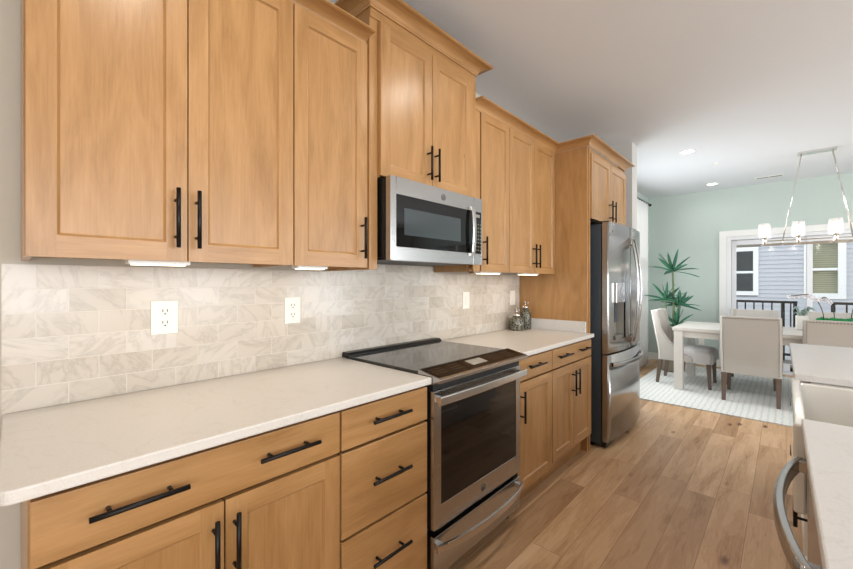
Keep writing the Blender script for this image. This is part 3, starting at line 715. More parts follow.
# oven door
d = MB()
dx0, dx1 = .630, .650; dz0, dz1 = .278, .852
d.box(dx0, dx1, RY0+.003, RY0+.048, dz0, dz1).box(dx0, dx1, RY1-.058, RY1-.012, dz0, dz1).box(dx0, dx1, RY0+.048, RY1-.058, dz0, .372).box(dx0, dx1, RY0+.048, RY1-.058, .785, dz1)
dd = d.build('oven_door', M['steel'], t, bevel=.002)
MB().box(dx0+.001, dx1-.002, RY0+.049, RY1-.059, .373, .784).build('window', M['black_glass'], dd)
MB().box(.608, .6295, RY0+.003, RY1-.012, dz0, dz1).build('inner_door', M['black'], dd)
v = MB()
for k in range(6): v.box(dx0+.004, dx0+.012, RY0+.07+k*.105, RY0+.155+k*.105, dz1-.0005, dz1+.0012)
v.build('vent_slots', M['slot'], dd)
h = MB(); n = 16
def bowbar(h, y0, y1, xb, bow, z0, z1, th=.012, lip=.0, xf=.68):
    R = []
    for k in range(n+1):
        s_ = k/n; y = y0+(y1-y0)*s_; b = bow*math.sin(PI*s_)**.7 if 0 < s_ < 1 else 0
        x = xb+b
        R.append([(x-th, y, z0), (x-.002, y, z0), (x, y, z0+.004), (x, y, z1-.004), (x-.002, y, z1), (x-th, y, z1)])
    h.rings(R, smooth=False)
bowbar(h, RY0, RY1-.010, .690, .008, .803, .838)
for y in (RY0+.012, RY1-.045): h.box(.649, .682, y, y+.018, .809, .833)
h.build('handle', M['steel_lt'], dd)
# logo disc: ring with a looping monogram
def emblem(x, y, z, r, parent, mat):
    m = MB()
    ring = [(x, y+r*math.cos(2*PI*k/28), z+r*math.sin(2*PI*k/28)) for k in range(29)]
    m.tube(ring, .0011, 6, caps=False)
    ring = [(x, y+r*.84*math.cos(2*PI*k/28), z+r*.84*math.sin(2*PI*k/28)) for k in range(29)]
    m.tube(ring, .0006, 6, caps=False)
    # left letter: open loop curling in, right letter: stacked curves
    G = [(-.10, .42), (-.30, .52), (-.50, .30), (-.52, -.05), (-.38, -.32), (-.18, -.28), (-.10, -.02), (-.12, -.45), (-.34, -.62), (-.52, -.48)]
    E_ = [(.50, .30), (.34, .50), (.14, .34), (.22, .08), (.36, .04), (.14, .0), (.06, -.28), (.24, -.48), (.46, -.30)]
    for L_ in (G, E_): m.tube([(x, y+a*r, z+b*r) for a, b in L_], .0009, 6)
    for q in range(4):
        a = q*PI/2+PI/4; m.tube([(x, y+r*.88*math.cos(a-.25), z+r*.88*math.sin(a-.25)), (x, y+r*.74*math.cos(a), z+r*.74*math.sin(a)), (x, y+r*.88*math.cos(a+.25), z+r*.88*math.sin(a+.25))], .0006, 6)
    return m.build('emblem', mat, parent)
M['emb'] = plain('emblem_grey', '#6b6a68', .3, .8, noise=0)
emblem(.6508, 1.545, .325, .0165, dd, M['emb'])
# storage drawer
dw = MB().box(.630, .650, RY0+.003, RY1-.012, .080, .250).build('drawer', M['steel'], t, bevel=.002)
MB().box(.608, .6295, RY0+.003, RY1-.012, .080, .250).build('inner_drawer', M['black'], dw)
h = MB(); bowbar(h, RY0+.004, RY1-.014, .672, .048, .195, .228, .010)
for y in (RY0+.014, RY1-.052): h.box(.649, .668, y, y+.026, .200, .224)
h.build('handle', M['steel_lt'], dw)

# ================================================================== MICROWAVE
MY0, MY1, MZ0, MZ1 = 1.157, 1.868, 1.405, 1.782
t = thing('microwave', (.2, (MY0+MY1)/2, MZ0), 'stainless over-the-range microwave mounted under the cabinet above the range', 'microwave')
MB().box(.014, .372, MY0+.004, MY1-.004, MZ0+.012, MZ1-.002).build('body', M['black'], t, bevel=.002)
MB().box(.02, .385, MY0+.01, MY1-.01, MZ0+.002, MZ0+.012).build('underside_grille', M['black_plastic'], t)
MB().box(.374, .389, MY0+.006, MY1-.006, MZ0+.006, MZ1-.004).build('inner_frame', M['black_plastic'], t)
PYS = 1.780  # door / control split
d = MB(); a0, a1 = .390, .422
d.box(a0, a1, MY0, MY0+.034, MZ0, MZ1).box(a0, a1, MY0+.034, PYS, MZ0, MZ0+.062).box(a0, a1, MY0+.034, PYS, MZ1-.078, MZ1)
dd = d.build('door', M['steel'], t, bevel=.0015)
MB().box(a0+.002, a1-.001, MY0+.035, PYS-.001, MZ0+.063, MZ1-.079).build('window', M['black_glass'], dd)
M['screen'] = plain('oven_window_screen', '#40474a', .08, spec=.5, noise=0)  # grey stand-in for reflections on the microwave door glass
MB().box(a1-.0008, a1-.0003, MY0+.085, 1.665, MZ0+.118, MZ1-.135).build('window_screen', M['screen'], dd)  # plain grey panel standing in for soft reflections on the door glass
h = MB(); R = []
for k in range(15):
    s_ = k/14; z = MZ0+.048+s_*(MZ1-MZ0-.105); b = .014*math.sin(PI*s_)**.6 if 0 < k < 14 else 0
    R.append([(a1+.006+b+q, PYS-.022+p, z) for p, q in ((-.013, 0), (.013, 0), (.015, .006), (.009, .011), (-.009, .011), (-.015, .006))])
h.rings(R, smooth=False); h.box(a1-.001, a1+.010, PYS-.034, PYS-.012, MZ0+.045, MZ0+.065).box(a1-.001, a1+.010, PYS-.034, PYS-.012, MZ1-.075, MZ1-.055)
h.build('handle', M['steel_lt'], dd)
emblem(a1+.0008, 1.52, MZ1-.042, .015, dd, M['emb'])
d = MB(); d.box(a0, a1, PYS+.001, PYS+.010, MZ0, MZ1).box(a0, a1, MY1-.012, MY1, MZ0, MZ1).box(a0, a1, PYS+.010, MY1-.012, MZ0, MZ0+.062).box(a0, a1, PYS+.010, MY1-.012, MZ1-.078, MZ1)
cp = d.build('control_frame', M['steel'], t, bevel=.001)
g = MB().box(a0+.002, a1-.001, PYS+.011, MY1-.013, MZ0+.063, MZ1-.079).build('control_panel', M['black_glass'], t)
k = MB()
for i in range(8):
    for j in range(3): k.box(a1-.0012, a1-.0004, PYS+.022+j*.022, PYS+.032+j*.022, MZ0+.078+i*.021, MZ0+.085+i*.021)
k.build('key_markings', M['keys'], g)
o = MB().box(a1-.0012, a1-.0004, PYS+.020, MY1-.024, MZ1-.110, MZ1-.092).build('clock_display', M['disp'], g)

# ================================================================== REFRIGERATOR
FY0, FY1 = 3.150, 4.060
t = thing('refrigerator', (.35, (FY0+FY1)/2, 0), 'stainless steel french-door refrigerator with ice dispenser and bottom freezer', 'refrigerator')
MB().box(.04, .648, FY0+.004, FY1-.004, .035, 1.760).build('body', M['darkgrey'], t, bevel=.003)
MB().box(.649, .661, FY0+.006, FY1-.006, .045, 1.750).build('gasket', M['black'], t)
MB().box(.648, .685, FY0+.02, FY1-.02, .012, .055).build('kick_grille', M['black'], t)
for y in (FY0+.05, FY1-.05):
    for x in (.10, .56): MB().lathe((x, y, 0), [(.02, 0), (.02, .02), (.012, .022), (.012, .036)], 12).build('foot', M['black_plastic'], t)
for y in (FY0+.03, FY1-.05): MB().box(.50, .70, y, y+.03, 1.762, 1.785).build('hinge_cover', M['black'], t, bevel=.004)
BOW = .040
def fx(y): 
    s_ = (y-FY0)/(FY1-FY0); return .700 + BOW*(1-(2*s_-1)**2)
def curved_door(y0, y1, z0, z1, name, hole=None, mat=None, parent=None):
    """door leaf with bowed front; hole=(ya,yb,za,zb) leaves a recess with a back"""
    m = MB(); ys = [y0 + (y1-y0)*k/14 for k in range(15)]
    zs = [z0, z1]
    if hole:
        ys = sorted(set([y for y in ys if not (hole[0]-.012 < y < hole[1]+.012)] + [hole[0]+(hole[1]-hole[0])*k/4 for k in range(5)])); zs = [z0, hole[2], hole[3], z1]
    xb = .662
    for a in range(len(ys)-1):
        for b in range(len(zs)-1):
            ya, yb, za, zb = ys[a], ys[a+1], zs[b], zs[b+1]
            if hole and ya >= hole[0]-1e-6 and yb <= hole[1]+1e-6 and b == 1:
                continue
            m.face([(fx(ya), ya, za), (fx(yb), yb, za), (fx(yb), yb, zb), (fx(ya), ya, zb)], smooth=True)
    for a in range(len(ys)-1):
        ya, yb = ys[a], ys[a+1]
        m.face([(fx(ya), ya, z0), (xb, ya, z0), (xb, yb, z0), (fx(yb), yb, z0)]); m.face([(fx(ya), ya, z1), (fx(yb), yb, z1), (xb, yb, z1), (xb, ya, z1)])
    m.face([(xb, y0, z0), (xb, y0, z1), (xb, y1, z1), (xb, y1, z0)])
    for b in range(len(zs)-1):
        m.face([(fx(y0), y0, zs[b]), (fx(y0), y0, zs[b+1]), (xb, y0, zs[b+1]), (xb, y0, zs[b])]); m.face([(fx(y1), y1, zs[b]), (xb, y1, zs[b]), (xb, y1, zs[b+1]), (fx(y1), y1, zs[b+1])])
    return m.build(name, mat or M['steel_v'], parent or t)
FYM = (FY0+FY1)/2; FZ = .735
HOLE = (3.255, 3.480, .845, 1.300)
ld = curved_door(FY0, FYM-.003, FZ+.014, 1.772, 'left_door', HOLE)
rd = curved_door(FYM+.003, FY1, FZ+.014, 1.772, 'right_door')
fd = curved_door(FY0, FY1, .060, FZ, 'freezer_drawer')
# dispenser
MB().box(.664, .668, HOLE[0], HOLE[1], HOLE[2], HOLE[3]-.16).box(.668, .708, HOLE[0], HOLE[0]+.004, HOLE[2], 1.14).box(.668, .725, HOLE[1]-.004, HOLE[1], HOLE[2], 1.14).build('dispenser_recess', M['disp'], ld)
MB().box(.668, .730, HOLE[0]+.004, HOLE[1]-.004, HOLE[2], HOLE[2]+.035).build('drip_tray', M['steel_v'], ld, bevel=.003)
MB().box(.668, .736, HOLE[0], HOLE[1], 1.140, HOLE[3]).build('dispenser_control', M['steel_lt'], ld, bevel=.003)
MB().box(.672, .700, 3.34, 3.40, .98, 1.138).build('paddle', M['darkgrey'], ld, bevel=.003)
def vhandle(y, parent):
    h = MB(); R = []; N = 20
    z0, z1 = .800, 1.675
    for k in range(N+1):
        s_ = k/N; z = z0+(z1-z0)*s_; b = .055*math.sin(PI*s_)**.8 if 0 < k < N else 0
        x = fx(y)+.022+b
        R.append([(x-.010, y-.013, z), (x-.010, y+.013, z), (x, y+.015, z), (x+.006, y+.008, z), (x+.006, y-.008, z), (x, y-.015, z)])
    h.rings(R, smooth=False)
    for z in (z0, z1-.055): h.box(fx(y)-.004, fx(y)+.026, y-.013, y+.013, z, z+.055)
    h.build('handle', M['steel_v'], parent, bevel=.002)
vhandle(FYM-.045, ld); vhandle(FYM+.045, rd)
h = MB(); R = []; N = 20
for k in range(N+1):
    s_ = k/N; y = FY0+.04+(FY1-FY0-.08)*s_; b = .030*math.sin(PI*s_)**.6 if 0 < k < N else 0
    x = fx(y)+.022+b; z = .660
    R.append([(x-.010, y, z-.015), (x+.004, y, z-.013), (x+.006, y, z+.008), (x, y, z+.015), (x-.010, y, z+.015)])
h.rings(R, smooth=False)
for y in (FY0+.04, FY1-.07): h.box(fx(y)-.006, fx(y)+.024, y, y+.03, .645, .675)
h.build('handle', M['steel_v'], fd)
emblem(fx(3.25)+.001, 3.22, 1.70, .012, ld, M['emb'])

# ================================================================== SOAP BOTTLES
def dispenser(x, y, r, hb, label, hp):
    t = thing('soap_dispenser', (x, y, .914), label, 'dispenser')
    MB().lathe((x, y, .914), [(r*.90, 0), (r, .008), (r, hb*.62), (r*.93, hb*.78), (r*.62, hb*.92), (r*.45, hb*.98), (r*.42, hb)], 28).build('bottle', M['jar'], t)
    MB().lathe((x, y, .914), [(r*.50, hb), (r*.52, hb+.004), (r*.52, hb+.016), (r*.30, hb+.020), (.005, hb+.021), (.005, hb+hp-.014), (.010, hb+hp-.012), (.010, hb+hp), (.002, hb+hp+.002)], 20).tube([(x, y, .914+hb+hp-.006), (x+.028, y-.018, .914+hb+hp-.006), (x+.036, y-.024, .914+hb+hp-.016)], .0042, 8).build('pump', M['chrome'], t)
dispenser(.105, 2.815, .058, .115, 'short squat embossed soap bottle with silver pump in front of the taller one', .065)
dispenser(.120, 2.935, .046, .175, 'tall dark embossed soap bottle behind the squat one beside the wood panel', .055)

# ================================================================== ISLAND
IX = 1.752; IXF = 1.768; IX1 = 2.80
SY0, SY1 = 1.552, 2.290
DW0, DW1 = .925, 1.545
IY0, IY1 = .30, 3.42
m = MB(); m.extrude([(1.754, IY0), (IX1, IY0), (IX1, IY1), (1.729, IY1), (1.738, SY1), (2.235, SY1), (2.235, SY0), (1.744, SY0)], 2, .884, .914)
o = m.build('island_countertop', M['quartz_w'], bevel=.004); tag(o, 'pale grey quartz island countertop with a sink cut-out at the right edge', 'countertop')
def isl_body(y0, y1, parent, z1=.882, x1=2.40):
    MB().box(IXF+.022, x1, y0, y1, .11, z1).box(IXF+.075, x1, y0+.002, y1-.002, 0, .11).build('body', M['island'], parent)
c = thing('island_cabinet', (2.1, .62, 0), 'white island cabinet nearest the camera beside the dishwasher', 'cabinet')
isl_body(IY0+.02, DW0-.003, c)
d = shaker(IY0+.022, DW0-.005, .118, .72, IXF, c, M['island'], sgn=-1); pull(DW0-.05, .60, IXF, .17, True, d, -1)
d = slab(IY0+.022, DW0-.005, .73, .87, IXF, c, M['island'], sgn=-1); pull(.63, .80, IXF, .17, False, d, -1)
c = thing('sink_cabinet', (2.1, 1.92, 0), 'white island cabinet under the apron sink', 'cabinet')
isl_body(SY0-.003, SY1+.003, c, .630)
MB().box(2.27, 2.40, SY0, SY1, .632, .882).build('back_rail', M['island'], c)
for a, b, hy in ((SY0, 1.918, 1.885), (1.922, SY1, 1.955)):
    d = shaker(a, b, .118, .625, IXF, c, M['island'], sgn=-1); pull(hy, .53, IXF, .17, True, d, -1)
c = thing('island_cabinet', (2.1, 2.57, 0), 'white island cabinet just beyond the apron sink', 'cabinet')
isl_body(SY1+.006, 2.85, c)
d = slab(SY1+.008, 2.848, .73, .87, IXF, c, M['island'], sgn=-1); pull(2.57, .80, IXF, .17, False, d, -1)
d = shaker(SY1+.008, 2.848, .118, .72, IXF, c, M['island'], sgn=-1); pull(2.34, .60, IXF, .17, True, d, -1)
c = thing('island_cabinet', (2.1, 3.12, 0), 'white island cabinet at the dining-room end', 'cabinet')
isl_body(2.852, IY1-.02, c)
for z0, z1, hz in ((.73, .87, .80), (.43, .72, .60), (.118, .42, .32)):
    d = slab(2.854, IY1-.022, z0, z1, IXF, c, M['island'], sgn=-1); pull(3.12, hz, IXF, .17, False, d, -1)
MB().box(2.402, 2.42, IY0+.02, IY1-.02, 0, .882).build('back_panel', M['island'], c)
# apron sink
t = thing('apron_sink', (2.0, 1.92, .635), 'white fireclay apron-front sink set into the island', 'sink')
s = MB(); zb, zt = .635, .882
x0, x1 = 1.727, 2.262; wl_ = .028
s.box(x0, x0+wl_, SY0+.002, SY1-.002, zb, zt+.012)
s.box(x1-wl_, x1, SY0-.0, SY1, zb, zt-.001).box(x0+wl_, x1-wl_, SY0, SY0+wl_, zb, zt-.001).box(x0+wl_, x1-wl_, SY1-wl_, SY1, zb, zt-.001).box(x0+wl_, x1-wl_, SY0+wl_, SY1-wl_, zb, zb+.03)
s.build('basin', M['porcelain'], t, bevel=.007, weld=False, seg=3)
MB().lathe((2.02, 1.92, zb+.030), [(.045, 0), (.045, .003), (.036, .004), (.034, .001), (.002, .001)], 24).build('drain', M['steel_lt'], t)
# dishwasher
t = thing('dishwasher', (2.1, (DW0+DW1)/2, 0), 'stainless dishwasher with a bowed handle in the island next to the sink', 'dishwasher')
MB().box(IXF+.03, 2.39, DW0+.003, DW1-.003, .10, .880).build('body', M['darkgrey'], t)
MB().box(IXF+.06, 2.38, DW0+.01, DW1-.01, 0, .10).build('kick_plate', M['black'], t)
d = MB().box(IXF-.012, IXF+.028, DW0+.002, DW1-.002, .115, .872).build('door', M['steel'], t, bevel=.004)
h = MB(); R = []; N = 22; ya, yb = DW0+.008, DW1-.03
for k in range(N+1):
    s_ = k/N; y = ya+(yb-ya)*s_; b = .040*math.sin(PI*s_)**.75 if 0 < k < N else 0
    x = IXF-.012-.024-b; z = .795
    R.append([(x+.016, y, z-.019), (x+.002, y, z-.019), (x-.003, y, z-.010), (x-.003, y, z+.010), (x+.002, y, z+.019), (x+.016, y, z+.019)])
h.rings(R, smooth=False)
for y in (ya, yb-.03): h.box(IXF-.040, IXF-.010, y, y+.03, .780, .812)
h.build('handle', M['steel'], d, bevel=.003)

# ================================================================== CEILING FITTINGS
def downlight(x, y, label, power=6, r=.075):
    t = thing('recessed_light', (x, y, ZC), label, 'light', 'round recessed ceiling lights')
    MB().lathe((x, y, ZC-.006), [(r*.80, .002), (r*.82, 0), (r, .001), (r+.004, .0055), (r*.8, .0055)], 32, caps=False).build('trim_ring', M['trim'], t)
    MB().lathe((x, y, ZC-.004), [(r*.80, 0), (r*.80, .0035)], 32).build('lens', M['lens'], t)
    a = bpy.data.lights.new('light_source', 'AREA'); a.shape = 'DISK'; a.size = .12; a.energy = power; a.color = (1, .94, .85); a.spread = math.radians(150)
    ao = bpy.data.objects.new('light_source', a); C.objects.link(ao); ao.parent = t; ao.location = (0, 0, -.012)
downlight(.925, 5.04, 'recessed ceiling light nearer the wall stub, above the dining area', 1.5)
downlight(.930, 6.95, 'recessed ceiling light near the mint back wall', 1.2)
downlight(1.12, 2.00, 'recessed ceiling light above the range aisle, at the top edge of the photo', 9)
downlight(1.12, .35, 'recessed ceiling light above the left counter aisle', 9)
downlight(1.12, 3.65, 'recessed ceiling light in front of the refrigerator', 9) if False else None
downlight(3.4, 2.0, 'recessed ceiling light over the seating side of the island', 9)
t = thing('sprinkler_head', (1.10, 5.76, ZC), 'small white fire sprinkler cap on the dining ceiling', 'sprinkler')
MB().lathe((1.10, 5.76, ZC-.012), [(.020, 0), (.034, .006), (.036, .012)], 20).build('cap', M['trim'], t)
t = thing('ceiling_vent', (1.55, 6.99, ZC), 'narrow white air vent in the ceiling near the back wall', 'vent')
MB().box(1.40, 1.70, 6.94, 7.04, ZC-.006, ZC).build('frame', M['trim'], t, bevel=.002)
m = MB()
for k in range(2): m.box(1.42+k*.135, 1.545+k*.135, 6.965, 7.015, ZC-.0075, ZC-.0055)
m.build('louver', M['keys'], t)

# ================================================================== DINING ROOM
o = MB().box(.28, 3.35, 4.79, 7.20, .0005, .012).build('area_rug', M['rug'], bevel=.004); tag(o, 'pale cream and grey grid-woven rug under the dining table', 'rug')
RZ = .012
t = thing('dining_table', (1.75, 5.945, RZ), 'whitewashed rectangular wooden dining table on the pale rug', 'table')
TX0, TX1, TY0, TY1 = .705, 2.79, 5.475, 6.415
MB().box(TX0, TX1, TY0, TY1, .722, .762).build('tabletop', M['tablewood'], t, bevel=.004)
MB().box(TX0+.05, TX1-.05, TY0+.03, TY0+.055, .645, .7215).box(TX0+.05, TX1-.05, TY1-.055, TY1-.03, .645, .7215).box(TX0+.03, TX0+.055, TY0+.03, TY1-.03, .645, .7215).box(TX1-.055, TX1-.03, TY0+.03, TY1-.03, .645, .7215).build('apron', M['tablewood'], t)
for x in (TX0+.012, TX1-.102):
    for y in (TY0+.012, TY1-.102): MB().box(x, x+.09, y, y+.09, RZ, .7215).build('leg', M['tablewood'], t, bevel=.004)

# --- chair prototype: back towards -y, seat towards +y, origin under the seat centre
def make_chair(label, group):
    t = thing('dining_chair', (0, 0, 0), label, 'chair', group)
    W = .255; z0, z1 = .30, .925
    def yb(z): return -.285 - .085*max(0, (z-.42))/.5       # outer back plane
    # back with swept wings: U-shaped section at each height
    R = []
    N = 12
    for k in range(N+1):
        s_ = k/N; z = z0+(z1-z0)*s_
        y = yb(z); th = .075-.02*s_
        wing = .085 + .30*max(0, 1-(z-z0)/.42)**1.6      # how far the wings come forward
        if z < .40: wing = .37
        wd = W - .012*abs(s_-.5)
        if k == N: zz = z
        tw = .045
        yi = y+th
        R.append([(-wd, y+.02, z), (-wd+.02, y, z), (wd-.02, y, z), (wd, y+.02, z), (wd, y+wing, z), (wd-tw, y+wing, z), (wd-tw, yi+.01, z), (wd-tw-.03, yi, z), (-wd+tw+.03, yi, z), (-wd+tw, yi+.01, z), (-wd+tw, y+wing, z), (-wd, y+wing, z)])
    m = MB(); m.rings(R, smooth=False); m.build('backrest', M['linen'], t, bevel=.010, seg=3)
    # seat cushion with domed top
    m = MB(); R = []
    for z, ins in ((.305, .006), (.315, 0), (.40, 0), (.435, .004), (.458, .018), (.470, .05), (.476, .10)):
        x = W-.050-ins; ya, yb_ = -.235+ins*.5, .285-ins
        if z < .45 : x = W-.050-ins
        pts = []
        rr = .03
        for cx, cy, a in ((x-rr, yb_-rr, 0), (-x+rr, yb_-rr, 90), (-x+rr, ya+rr, 180), (x-rr, ya+rr, 270)):
            for q in range(4): pts.append((cx+rr*math.cos(math.radians(a+q*30)), cy+rr*math.sin(math.radians(a+q*30)), z))
        R.append(pts)
    m.rings(R); m.build('seat', M['seatcloth'], t)
    # front rail across the seat width so the cushion reads full width
    m = MB(); R = []
    for z, ins in ((.303, .004), (.31, 0), (.40, 0), (.43, .006), (.452, .03)):
        x = W-ins; ya, yb_ = .088, .290-ins
        R.append([(x, ya, z), (x, yb_-.03, z), (x-.03, yb_, z), (-x+.03, yb_, z), (-x, yb_-.03, z), (-x, ya, z)])
    m.rings(R, smooth=False); m.build('seat_front', M['seatcloth'], t, bevel=.008, seg=3)
    for sx in (-1, 1):
        for y, splay, r1 in ((.245, .012, .016), (-.262, -.035, .017)):
            m = MB(); x = sx*(W-.035)
            m.rings([[(x+sx*.004+a*r0, y+dy+b*r0, z) for a, b in ((-1, -1), (1, -1), (1, 1), (-1, 1))] for z, r0, dy in ((0, r1, splay), (.302, .024, 0))], smooth=False)
            m.build('leg', M['legwood'], t, bevel=.003)
    # nailhead trim along the outer rear edges and the wing edges
    m = MB()
    def bead(x, y, z): m.obox((x, y, z), (.007, .007, .007), Matrix.Rotation(.6, 3, 'X'))
    for k in range(24):
        z = z0+.03+(z1-z0-.05)*k/23
        for sx in (-1, 1): bead(sx*(W-.028), yb(z)-.0015, z)
    for k in range(1, 20): bead(-W+.028+(2*W-.056)*k/20, yb(z1-.02)-.0015, z1-.02)
    for k in range(20):
        z = .45+.45*k/19; wing = .085+.30*max(0, 1-(z-z0)/.42)**1.6
        for sx in (-1, 1): bead(sx*(W+.0005-.012*abs((z-z0)/(z1-z0)-.5)), yb(z)+wing-.018, z)
    m.build('nailhead_trim', M['nail'], t)
    return t
GC = 'upholstered dining chairs around the whitewashed table'
ch = make_chair('taupe dining chair with its back to the kitchen, left of the near pair', GC)
spots = [
 (1.437, 5.640, 0, None),
 (2.090, 5.640, 0, 'taupe dining chair with its back to the kitchen, right of the two, behind the island'),
 (.790, 5.945, -PI/2, 'light grey dining chair at the left head of the table, seen side-on'),
 (1.40, 6.44, PI, 'far-side dining chair by the glass door, peeking over the left near chair'),
 (2.08, 6.44, PI, 'dining chair on the far side of the table, behind the orchids'),
]
for i, (x, y, rz, lb) in enumerate(spots):
    o = ch if i == 0 else copy_tree(ch)
    o.location = (x, y, RZ); o.rotation_euler = (0, 0, rz)
    if lb: o['label'] = lb

# curtain and rod
t = thing('curtain_rod', (.11, 5.9, 2.56), 'black curtain rod on the dining-room side wall', 'rod')
MB().tube([(.085, 4.62, 2.565), (.085, 7.12, 2.565)], .012, 12).build('rod', M['black_metal'], t)
MB().tube([(.085, 7.12, 2.565), (.085, 7.135, 2.565), (.085, 7.15, 2.565), (.085, 7.165, 2.565)], [.012, .022, .022, .008], 12).build('finial', M['black_metal'], t)
for y in (4.66, 7.08): MB().tube([(0, y, 2.565), (.085, y, 2.565)], .008, 8).box(0, .008, y-.02, y+.02, 2.53, 2.60).build('bracket', M['black_metal'], t)
def curtain(y0, y1, label):
    m = MB(); R = []; N = 60
    for zi in range(9):
        z = .015+(2.550-.015)*zi/8; row = []
        for k in range(N+1):
            s_ = k/N; y = y0+(y1-y0)*s_
            a = .034*math.sin(s_*PI*11)+.006*math.sin(s_*37+zi*.4)
            row.append((.085+.8*a*(1.0-.25*zi/8), y+.006*math.sin(zi*.9+s_*9), z))
        R.append(row)
    n = N+1; i = len(m.v)
    m.rings(R, closed=False, caps=False)
    o = m.build('curtain', M['curtain']); sol = o.modifiers.new('solid', 'SOLIDIFY'); sol.thickness = .003
    tag(o, label, 'curtain', 'white curtains on the black rod')
curtain(6.25, 6.94, 'white pleated floor-length curtain hanging beside the tall green plant')

# plant
px, py = .50, 6.60
t = thing('potted_dracaena', (px, py, 0), 'tall potted dracaena with spiky dark green leaves in the dining corner', 'plant')
MB().lathe((px, py, RZ if False else 0.013), [(.13, 0), (.15, .02), (.18, .30), (.175, .32), (.16, .32), (.155, .28), (.01, .28)], 28).build('pot', M['pot'], t)
def rosette(cx, cy, cz, n, L, seed, up=.5, droop=1.0):
    rnd = random.Random(seed); m = MB()
    for k in range(n):
        a = 2*PI*k/n*1.618+rnd.uniform(-.3, .3); el = math.radians(-5+85*((k*.618)%1)); LL = L*rnd.uniform(.75, 1.08)
        d = Vector((math.cos(a)*math.cos(el), math.sin(a)*math.cos(el), math.sin(el)))
        side = Matrix.Rotation(rnd.uniform(-1.0, 1.0), 3, d) @ Vector((-math.sin(a), math.cos(a), 0)); Rg = []
        for q in range(8):
            s_ = q/7; p = Vector((cx, cy, cz)) + d*LL*s_ + Vector((0, 0, -.09*LL*s_*s_*droop*math.cos(el)*2))
            wdt = .021*math.sin(PI*min(1, .12+s_*.88))**.8+.0008
            nrm = d.cross(side).normalized()
            Rg.append([p-side*wdt+nrm*.003, p+nrm*-.003, p+side*wdt+nrm*.003, p+nrm*.0015])
        m.rings(Rg, smooth=True)
    return m
stems = [((px, py, .29), (px+.015, py, 1.0), (px, py, 1.46)), ((px-.03, py, .29), (px-.08, py-.02, .7), (px-.075, py-.07, 1.04)), ((px+.03, py, .29), (px+.06, py, .7), (px+.09, py+.02, .98)), ((px+.02, py-.03, .29), (px+.05, py-.05, .5), (px+.06, py-.05, .68))]
for i, st_ in enumerate(stems):
    MB().tube(st_, [.018, .015, .012], 8).build('stem', M['trunk'], t)
rosette(px, py, 1.46, 22, .36, 3).build('foliage', M['leaf'], t)
rosette(px-.07, py-.07, 1.04, 20, .31, 5).build('foliage', M['leaf'], t)
rosette(px+.09, py+.02, .97, 16, .30, 9).build('foliage', M['leaf'], t)
rosette(px+.06, py-.05, .68, 15, .30, 12).build('foliage', M['leaf'], t)

# table decoration
t = thing('vase', (1.85, 6.13, .7625), 'pale ceramic vase of silver-green leaves on the table, left of the moss planter', 'vase')
vx, vy = 1.85, 6.13
MB().box(vx-.055, vx+.055, vy-.055, vy+.055, .7625, .925).build('pot', M['ceramic'], t, bevel=.012)
m = MB(); rnd = random.Random(4)
for k in range(16):
    a = rnd.uniform(0, 2*PI); r = rnd.uniform(.04, .15); zt = rnd.uniform(.03, .12)
    p0 = Vector((vx+math.cos(a)*.02, vy+math.sin(a)*.02, .92)); p1 = Vector((vx+math.cos(a)*r*.6, vy+math.sin(a)*r*.6, .92+zt)); p2 = Vector((vx+math.cos(a)*r, vy+math.sin(a)*r, .92+zt*.6))
    sd = Vector((-math.sin(a), math.cos(a), 0))
    m.rings([[p-sd*w_, p+Vector((0, 0, .003)), p+sd*w_, p-Vector((0, 0, .003))] for p, w_ in ((p0, .004), ((p0+p1)/2, .014), (p1, .016), (p2, .002))])
m.build('leaves', M['silverleaf'], t)
tx, ty = 2.115, 5.98
t = thing('orchid_planter', (tx, ty, .7625), 'low white trough of bright green moss with two arching orchids on the table', 'planter')
MB().box(tx-.16, tx+.16, ty-.06, ty+.06, .7625, .895).build('trough', M['ceramic'], t, bevel=.010)
m = MB(); rnd = random.Random(8)
for k in range(60):
    c_ = (tx+rnd.uniform(-.145, .145), ty+rnd.uniform(-.045, .045), .895+rnd.uniform(-.005, .012)); r = rnd.uniform(.014, .026)
    m.lathe(c_, [(r*.2, -r*.9), (r*.8, -r*.5), (r, 0), (r*.75, r*.6), (r*.2, r*.9)], 8)
m.build('moss', M['moss'], t)
def orchid(x, sgn, seed, reach=.25, top=.20):
    pts = [Vector((x + sgn*reach*s_**1.7, ty, .90+top*math.sin(min(1, s_*1.15)*PI*.62))) for s_ in [k/12 for k in range(13)]]
    s_ = MB().tube(pts, .0045, 6).build('orchid_stem', M['stem'], t)
    m = MB(); rnd = random.Random(seed)
    for k in range(5, 13):
        p = pts[k]+Vector((0, rnd.uniform(-.015, .015), -.012))
        for q in range(5):
            a = 2*PI*q/5+rnd.uniform(-.2, .2); tilt = Matrix.Rotation(rnd.uniform(-.5, .5), 3, 'Z')
            dv = tilt @ Vector((math.cos(a)*.013, -.002, math.sin(a)*.013)); c0 = p+dv
            u = dv.normalized(); n_ = tilt @ Vector((0, -1, 0)); sd = u.cross(n_).normalized()
            m.rings([[p+sd*.002, p+n_*.002, p-sd*.002, p-n_*.001], [c0+sd*.009, c0+n_*.003, c0-sd*.009, c0+n_*.001], [c0+u*.010+sd*.004, c0+u*.010+n_*.001, c0+u*.010-sd*.004, c0+u*.010-n_*.001]])
    m.build('blossoms', M['petal'], s_)
orchid(tx-.10, -1, 2, .27, .27); orchid(tx+.10, 1, 6, .22, .30); orchid(tx-.02, -1, 11, .14, .24)

